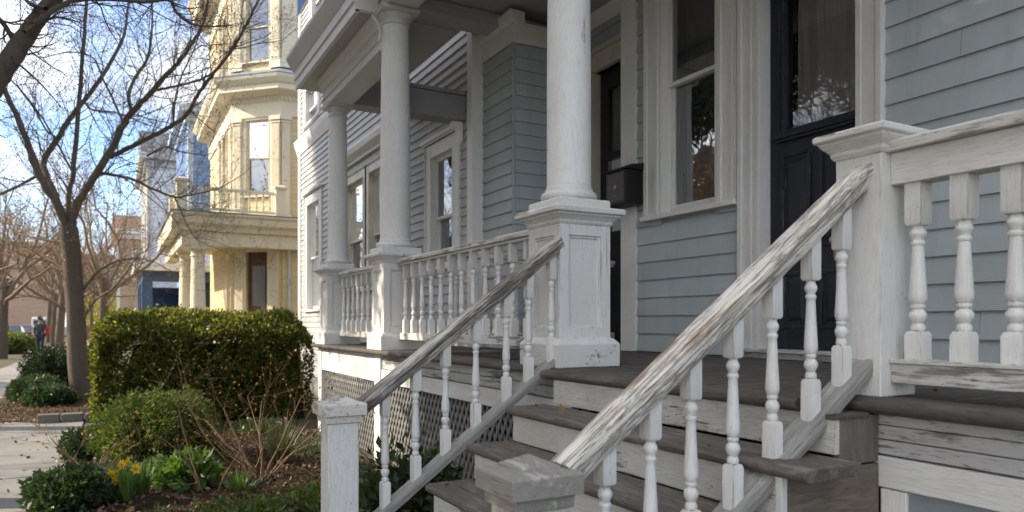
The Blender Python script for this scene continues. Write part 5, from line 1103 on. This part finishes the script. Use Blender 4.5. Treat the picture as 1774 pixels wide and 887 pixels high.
# evergreens added out of view, behind and left of the camera, to shade the porch
EVER = leafmat('evergreen_leaf', (.020, .035, .016), (.045, .065, .028), .15)
def evergreen(label, x, y, bot, top, rx, ry, n):
    t = thing('added_shade_tree', label, 'tree', (x, y, 0), 'evergreens added for shade'); tr = Tubes(); L = np.array([[x, y, -.1], [x + .05, y, 1], [x, y + .05, bot * .6], [x, y, bot], [x, y, bot + (top - bot) * .8]]); tr.tube(smooth_line(L, 4), np.interp(np.linspace(0, 1, 17), [0, .1, 1], [.36, .27, .06]), 12); tr.mesh('trunk', BARK, t)
    P = RNG.uniform(-1, 1, (n * 3, 3)); r = (np.abs(P[:, 0]) ** 3 + np.abs(P[:, 1]) ** 3 + np.abs(P[:, 2]) ** 5); P = P[r < 1 + .12 * np.sin(9 * P[:, 0] + 7 * P[:, 2])][:n]
    P = P * np.array([rx, ry, (top - bot) / 2]) + np.array([x, y, (top + bot) / 2]); leaves('crown', P, .62, EVER, t, None, 1, .1)
    br = Tubes()
    for k in range(14): a = 6.283 * k / 14 * 2.4; z = bot + (top - bot) * (.05 + .8 * k / 14); br.grow((x, y, z), (math.cos(a), math.sin(a) * ry / rx, .3), rx * .8, .06, 1, 5, 0, 4)
    br.mesh('branches', BARK, t)
evergreen('wide low evergreen added out of view to shade the front steps', -2.4, -7.3, 3.1, 11.4, 5.8, 1.7, 50000)
evergreen('tall evergreen with high crown added out of view to shade the porch', -12.1, -7.2, 6.7, 12.2, 5.9, 1.5, 30000)
# fallen leaves and mulch chips
def litter(name, boxes, n, size, mat):
    P = []
    for (x0, x1, y0, y1, z, w) in boxes: k = int(n * w); P.append(np.stack([RNG.uniform(x0, x1, k), RNG.uniform(y0, y1, k), np.full(k, z) + RNG.random(k) * .02], 1))
    o = leaves(name, np.concatenate(P), size, mat, None, None, 1.0, .7, 0); o['kind'] = 'stuff'; return o
o = litter('fallen_leaves', [(-9.6, -2.1, -3.0, -.4, .03, .62), (-18, -10.9, -4.5, -2.95, .035, .22), (-12, -3, -5.8, -3.1, .02, .012), (-2.9, -2.0, -1.9, -.4, .03, .05), (-1.8, .1, -.68, -.5, DZ - .2, .0009), (-1.8, .1, -.93, -.75, DZ - .4, .0009), (-1.8, .1, -1.18, -1.0, DZ - .6, .0012), (-1.9, 1.5, -.3, 1.7, DZ + .002, .0016)], 9000, .05, leafmat('dead_leaf', (.10, .055, .03), (.22, .14, .08), .15, rough=.8))
o = litter('bark_chips', [(-9.6, -2.1, -3.0, -.4, .026, .7), (-18, -10.9, -4.5, -2.95, .032, .3)], 9000, .03, plain('bark_chip', (.06, .04, .027), .95, .1))

# ------------------------------------------------------------------ parked cars, van, person
TYRE = plain('tyre', (.02, .02, .02), .8); RIMM = plain('rim', (.4, .4, .42), .35, .5, .8); CGL = plain('car_glass', (.02, .025, .03), .08, .6, bump=0)
def car(label, x, y, paintc, h=1.46, van=False):
    t = thing('parked_car' if not van else 'parked_van', label, 'car' if not van else 'van', (x, y, -.12), 'vehicles parked along the kerb'); L = 4.5 if not van else 5.4; z = -.12
    PM = plain('car_paint_%d' % int(paintc[0] * 1000 + paintc[2] * 100), paintc, .25, .6, .2, bump=0)
    if van: prof = [(0, .35), (0, 1.0), (.12, 1.15), (.75, 1.3), (1.35, 2.15), (1.6, 2.25), (L - .1, 2.28), (L, 2.1), (L, .35)]; belt = 1.25
    else: prof = [(0, .35), (.02, .62), (.15, .78), (1.15, .95), (1.75, h - .06), (2.2, h), (3.1, h - .02), (3.85, 1.02), (L - .1, .95), (L, .75), (L - .02, .35)]; belt = .92
    vs = []; n = len(prof)
    for sy in (-1, 1):
        for px_, pz in prof: ins = .0 if pz < belt else min(1, (pz - belt) / .5) * .14; vs.append((x - L / 2 + px_, y + sy * (.88 - ins), z + pz))
    m = MB(); m.add(vs, [tuple(range(n)), tuple(range(n, 2 * n))[::-1]] + [(i, (i + 1) % n, n + (i + 1) % n, n + i) for i in range(n)]); m.build('body', PM, t, bevel=.04)
    for sy in (-1, 1):
        g = MB(); yy = y + sy * .895
        q = [(1.35, belt + .06), (1.8, h - .12), (3.0, h - .12), (3.55, belt + .08)] if not van else [(.95, 1.35), (1.4, 2.0), (2.2, 2.0), (2.2, 1.35)]
        pts = [(x - L / 2 + a, y + sy * (.885 - min(1, max(0, b - belt) / .5) * .14), z + b) for a, b in q]; g.add(pts + [(p[0], p[1] + sy * .008, p[2]) for p in pts], [(0, 1, 2, 3), (4, 5, 6, 7), (0, 1, 5, 4), (1, 2, 6, 5), (2, 3, 7, 6), (3, 0, 4, 7)]); g.build('side_window', CGL, t)
    g = MB(); w_ = .66
    if not van:
        for a, b in (((1.2, .99), (1.72, h - .10)), ((3.15, h - .08), (3.78, 1.06))): g.add([(x - L / 2 + a[0], y - w_ - .08, z + a[1] + .01), (x - L / 2 + a[0], y + w_ + .08, z + a[1] + .01), (x - L / 2 + b[0], y + w_, z + b[1] + .012), (x - L / 2 + b[0], y - w_, z + b[1] + .012)], [(0, 1, 2, 3)])
    else: g.add([(x - L / 2 + .78, y - .78, z + 1.36), (x - L / 2 + .78, y + .78, z + 1.36), (x - L / 2 + 1.31, y + .7, z + 2.1), (x - L / 2 + 1.31, y - .7, z + 2.1)], [(0, 1, 2, 3)]); g.box(x + L / 2 + .001, x + L / 2 + .012, y - .6, y + .6, z + 1.35, z + 1.95)
    g.build('windscreen', CGL, t)
    for wx in (.85, L - .9):
        for sy in (-1, 1):
            m = MB(); m.lathe([(.2, -.1), (.31, -.1), (.33, -.06), (.33, .06), (.31, .1), (.2, .1)], n=20); o = m.build('wheel', TYRE, t, smooth=True, loc=(x - L / 2 + wx, y + sy * .82, z + .33), rot=(R(90), 0, 0))
            m = MB(); m.lathe([(.0, -.105), (.2, -.105), (.21, .105), (.0, .105)], n=16); r = m.build('rim', RIMM, None, loc=(0, 0, 0)); r.parent = o
    for sy in (-1, 1):
        m = MB(); m.box(x - L / 2 - .012, x - L / 2 + .1, y + sy * .68 - .14, y + sy * .68 + .14, z + .6, z + .74); m.build('headlight', plain('lamp_glass', (.6, .6, .58), .15, .6, bump=0), t, bevel=.02)
        m = MB(); m.box(x + L / 2 - .05, x + L / 2 + .012, y + sy * .7 - .12, y + sy * .7 + .12, z + .68, z + .86); m.build('tail_light', plain('tail_glass', (.35, .02, .015), .2, .6, bump=0), t, bevel=.02)
car('dark blue car parked nearest along the kerb at far left', -62.5, -9.55, (.02, .03, .06)); car('black car parked behind the dark blue car', -70.5, -9.55, (.02, .02, .024)); car('silver car parked farthest down the kerb', -79, -9.55, (.35, .36, .38)); car('white van parked beyond the row of cars', -92, -9.7, (.75, .75, .74), van=True)

def person():
    b = Vector((-37.3, -5.7, .014)); t = thing('person', 'person in dark jacket with red shoulder bag walking on the sidewalk', 'person', b)
    def skin(name, verts, edges, rad, mat, parent, sub=2):
        me = bpy.data.meshes.new(name); bm = bmesh.new(); lay = bm.verts.layers.skin.verify(); vs = [bm.verts.new(Vector(v)) for v in verts]
        for i, v in enumerate(vs): v[lay].radius = (rad[i], rad[i]); v[lay].use_root = (i == 0)
        for a, c in edges: bm.edges.new((vs[a], vs[c]))
        bm.to_mesh(me); bm.free(); o = bpy.data.objects.new(name, me); col.objects.link(o); o.parent = parent; me.materials.append(mat); o.modifiers.new('skin', 'SKIN'); s = o.modifiers.new('sub', 'SUBSURF'); s.levels = s.render_levels = sub; return o
    SK = plain('skin', (.42, .27, .19), .55, bump=0)
    V = [(0, 0, .95), (0, 0, 1.15), (0, 0, 1.38), (0, 0, 1.50), (0, -.01, 1.58), (0, 0, 1.67), (.10, 0, .9), (.11, -.16, .5), (.11, -.12, .09), (.11, -.26, .04), (-.10, 0, .9), (-.11, .08, .5), (-.11, .28, .11), (-.11, .18, .04), (.18, 0, 1.40), (.23, .10, 1.13), (.22, .0, .88), (-.18, 0, 1.40), (-.23, -.06, 1.13), (-.2, -.2, .95)]
    E = [(0, 1), (1, 2), (2, 3), (3, 4), (4, 5), (0, 6), (6, 7), (7, 8), (8, 9), (0, 10), (10, 11), (11, 12), (12, 13), (2, 14), (14, 15), (15, 16), (2, 17), (17, 18), (18, 19)]
    Rr = [.14, .13, .14, .055, .085, .095, .085, .06, .045, .035, .085, .06, .045, .035, .06, .045, .035, .06, .045, .035]
    body = skin('body', V, E, Rr, SK, t)
    skin('jacket', V[:3] + [V[14], V[15], (.222, .02, .93), V[17], V[18], (-.205, -.17, .98), (0, 0, 1.47)], [(0, 1), (1, 2), (2, 3), (3, 4), (4, 5), (2, 6), (6, 7), (7, 8), (2, 9)], [.165, .165, .165, .085, .065, .055, .085, .065, .055, .075], plain('jacket', (.05, .05, .055), .8), t)
    skin('trousers', [V[0], V[6], V[7], (.11, -.13, .12), V[10], V[11], (-.11, .25, .15)], [(0, 1), (1, 2), (2, 3), (0, 4), (4, 5), (5, 6)], [.155, .105, .08, .062, .105, .08, .062], plain('trousers', (.03, .035, .05), .85), t)
    skin('hair', [(0, .02, 1.68), (0, .035, 1.60), (0, -.01, 1.735)], [(0, 1), (0, 2)], [.098, .07, .05], plain('hair', (.04, .025, .015), .7), t)
    bag = MB(); bag.sq([(.16, .95), (.18, 1.0), (.17, 1.3), (.15, 1.33)], .24, .06, .4, 1); bg = bag.build('shoulder_bag', plain('red_bag', (.35, .03, .03), .7), None, bevel=.02, loc=(0, 0, 0)); bg.parent = t; bg.location = (.06, 0, 0)
    st = MB(); st.tube([(.26, .06, 1.3), (.19, .05, 1.47), (.05, .15, 1.40), (-.12, .16, 1.1)], .02, 6); o = st.build('bag_strap', MATS['red_bag'], None, loc=(0, 0, 0)); o.parent = bg; o.location = (-.06, 0, 0)
    t.rotation_euler.z = R(75)
person()
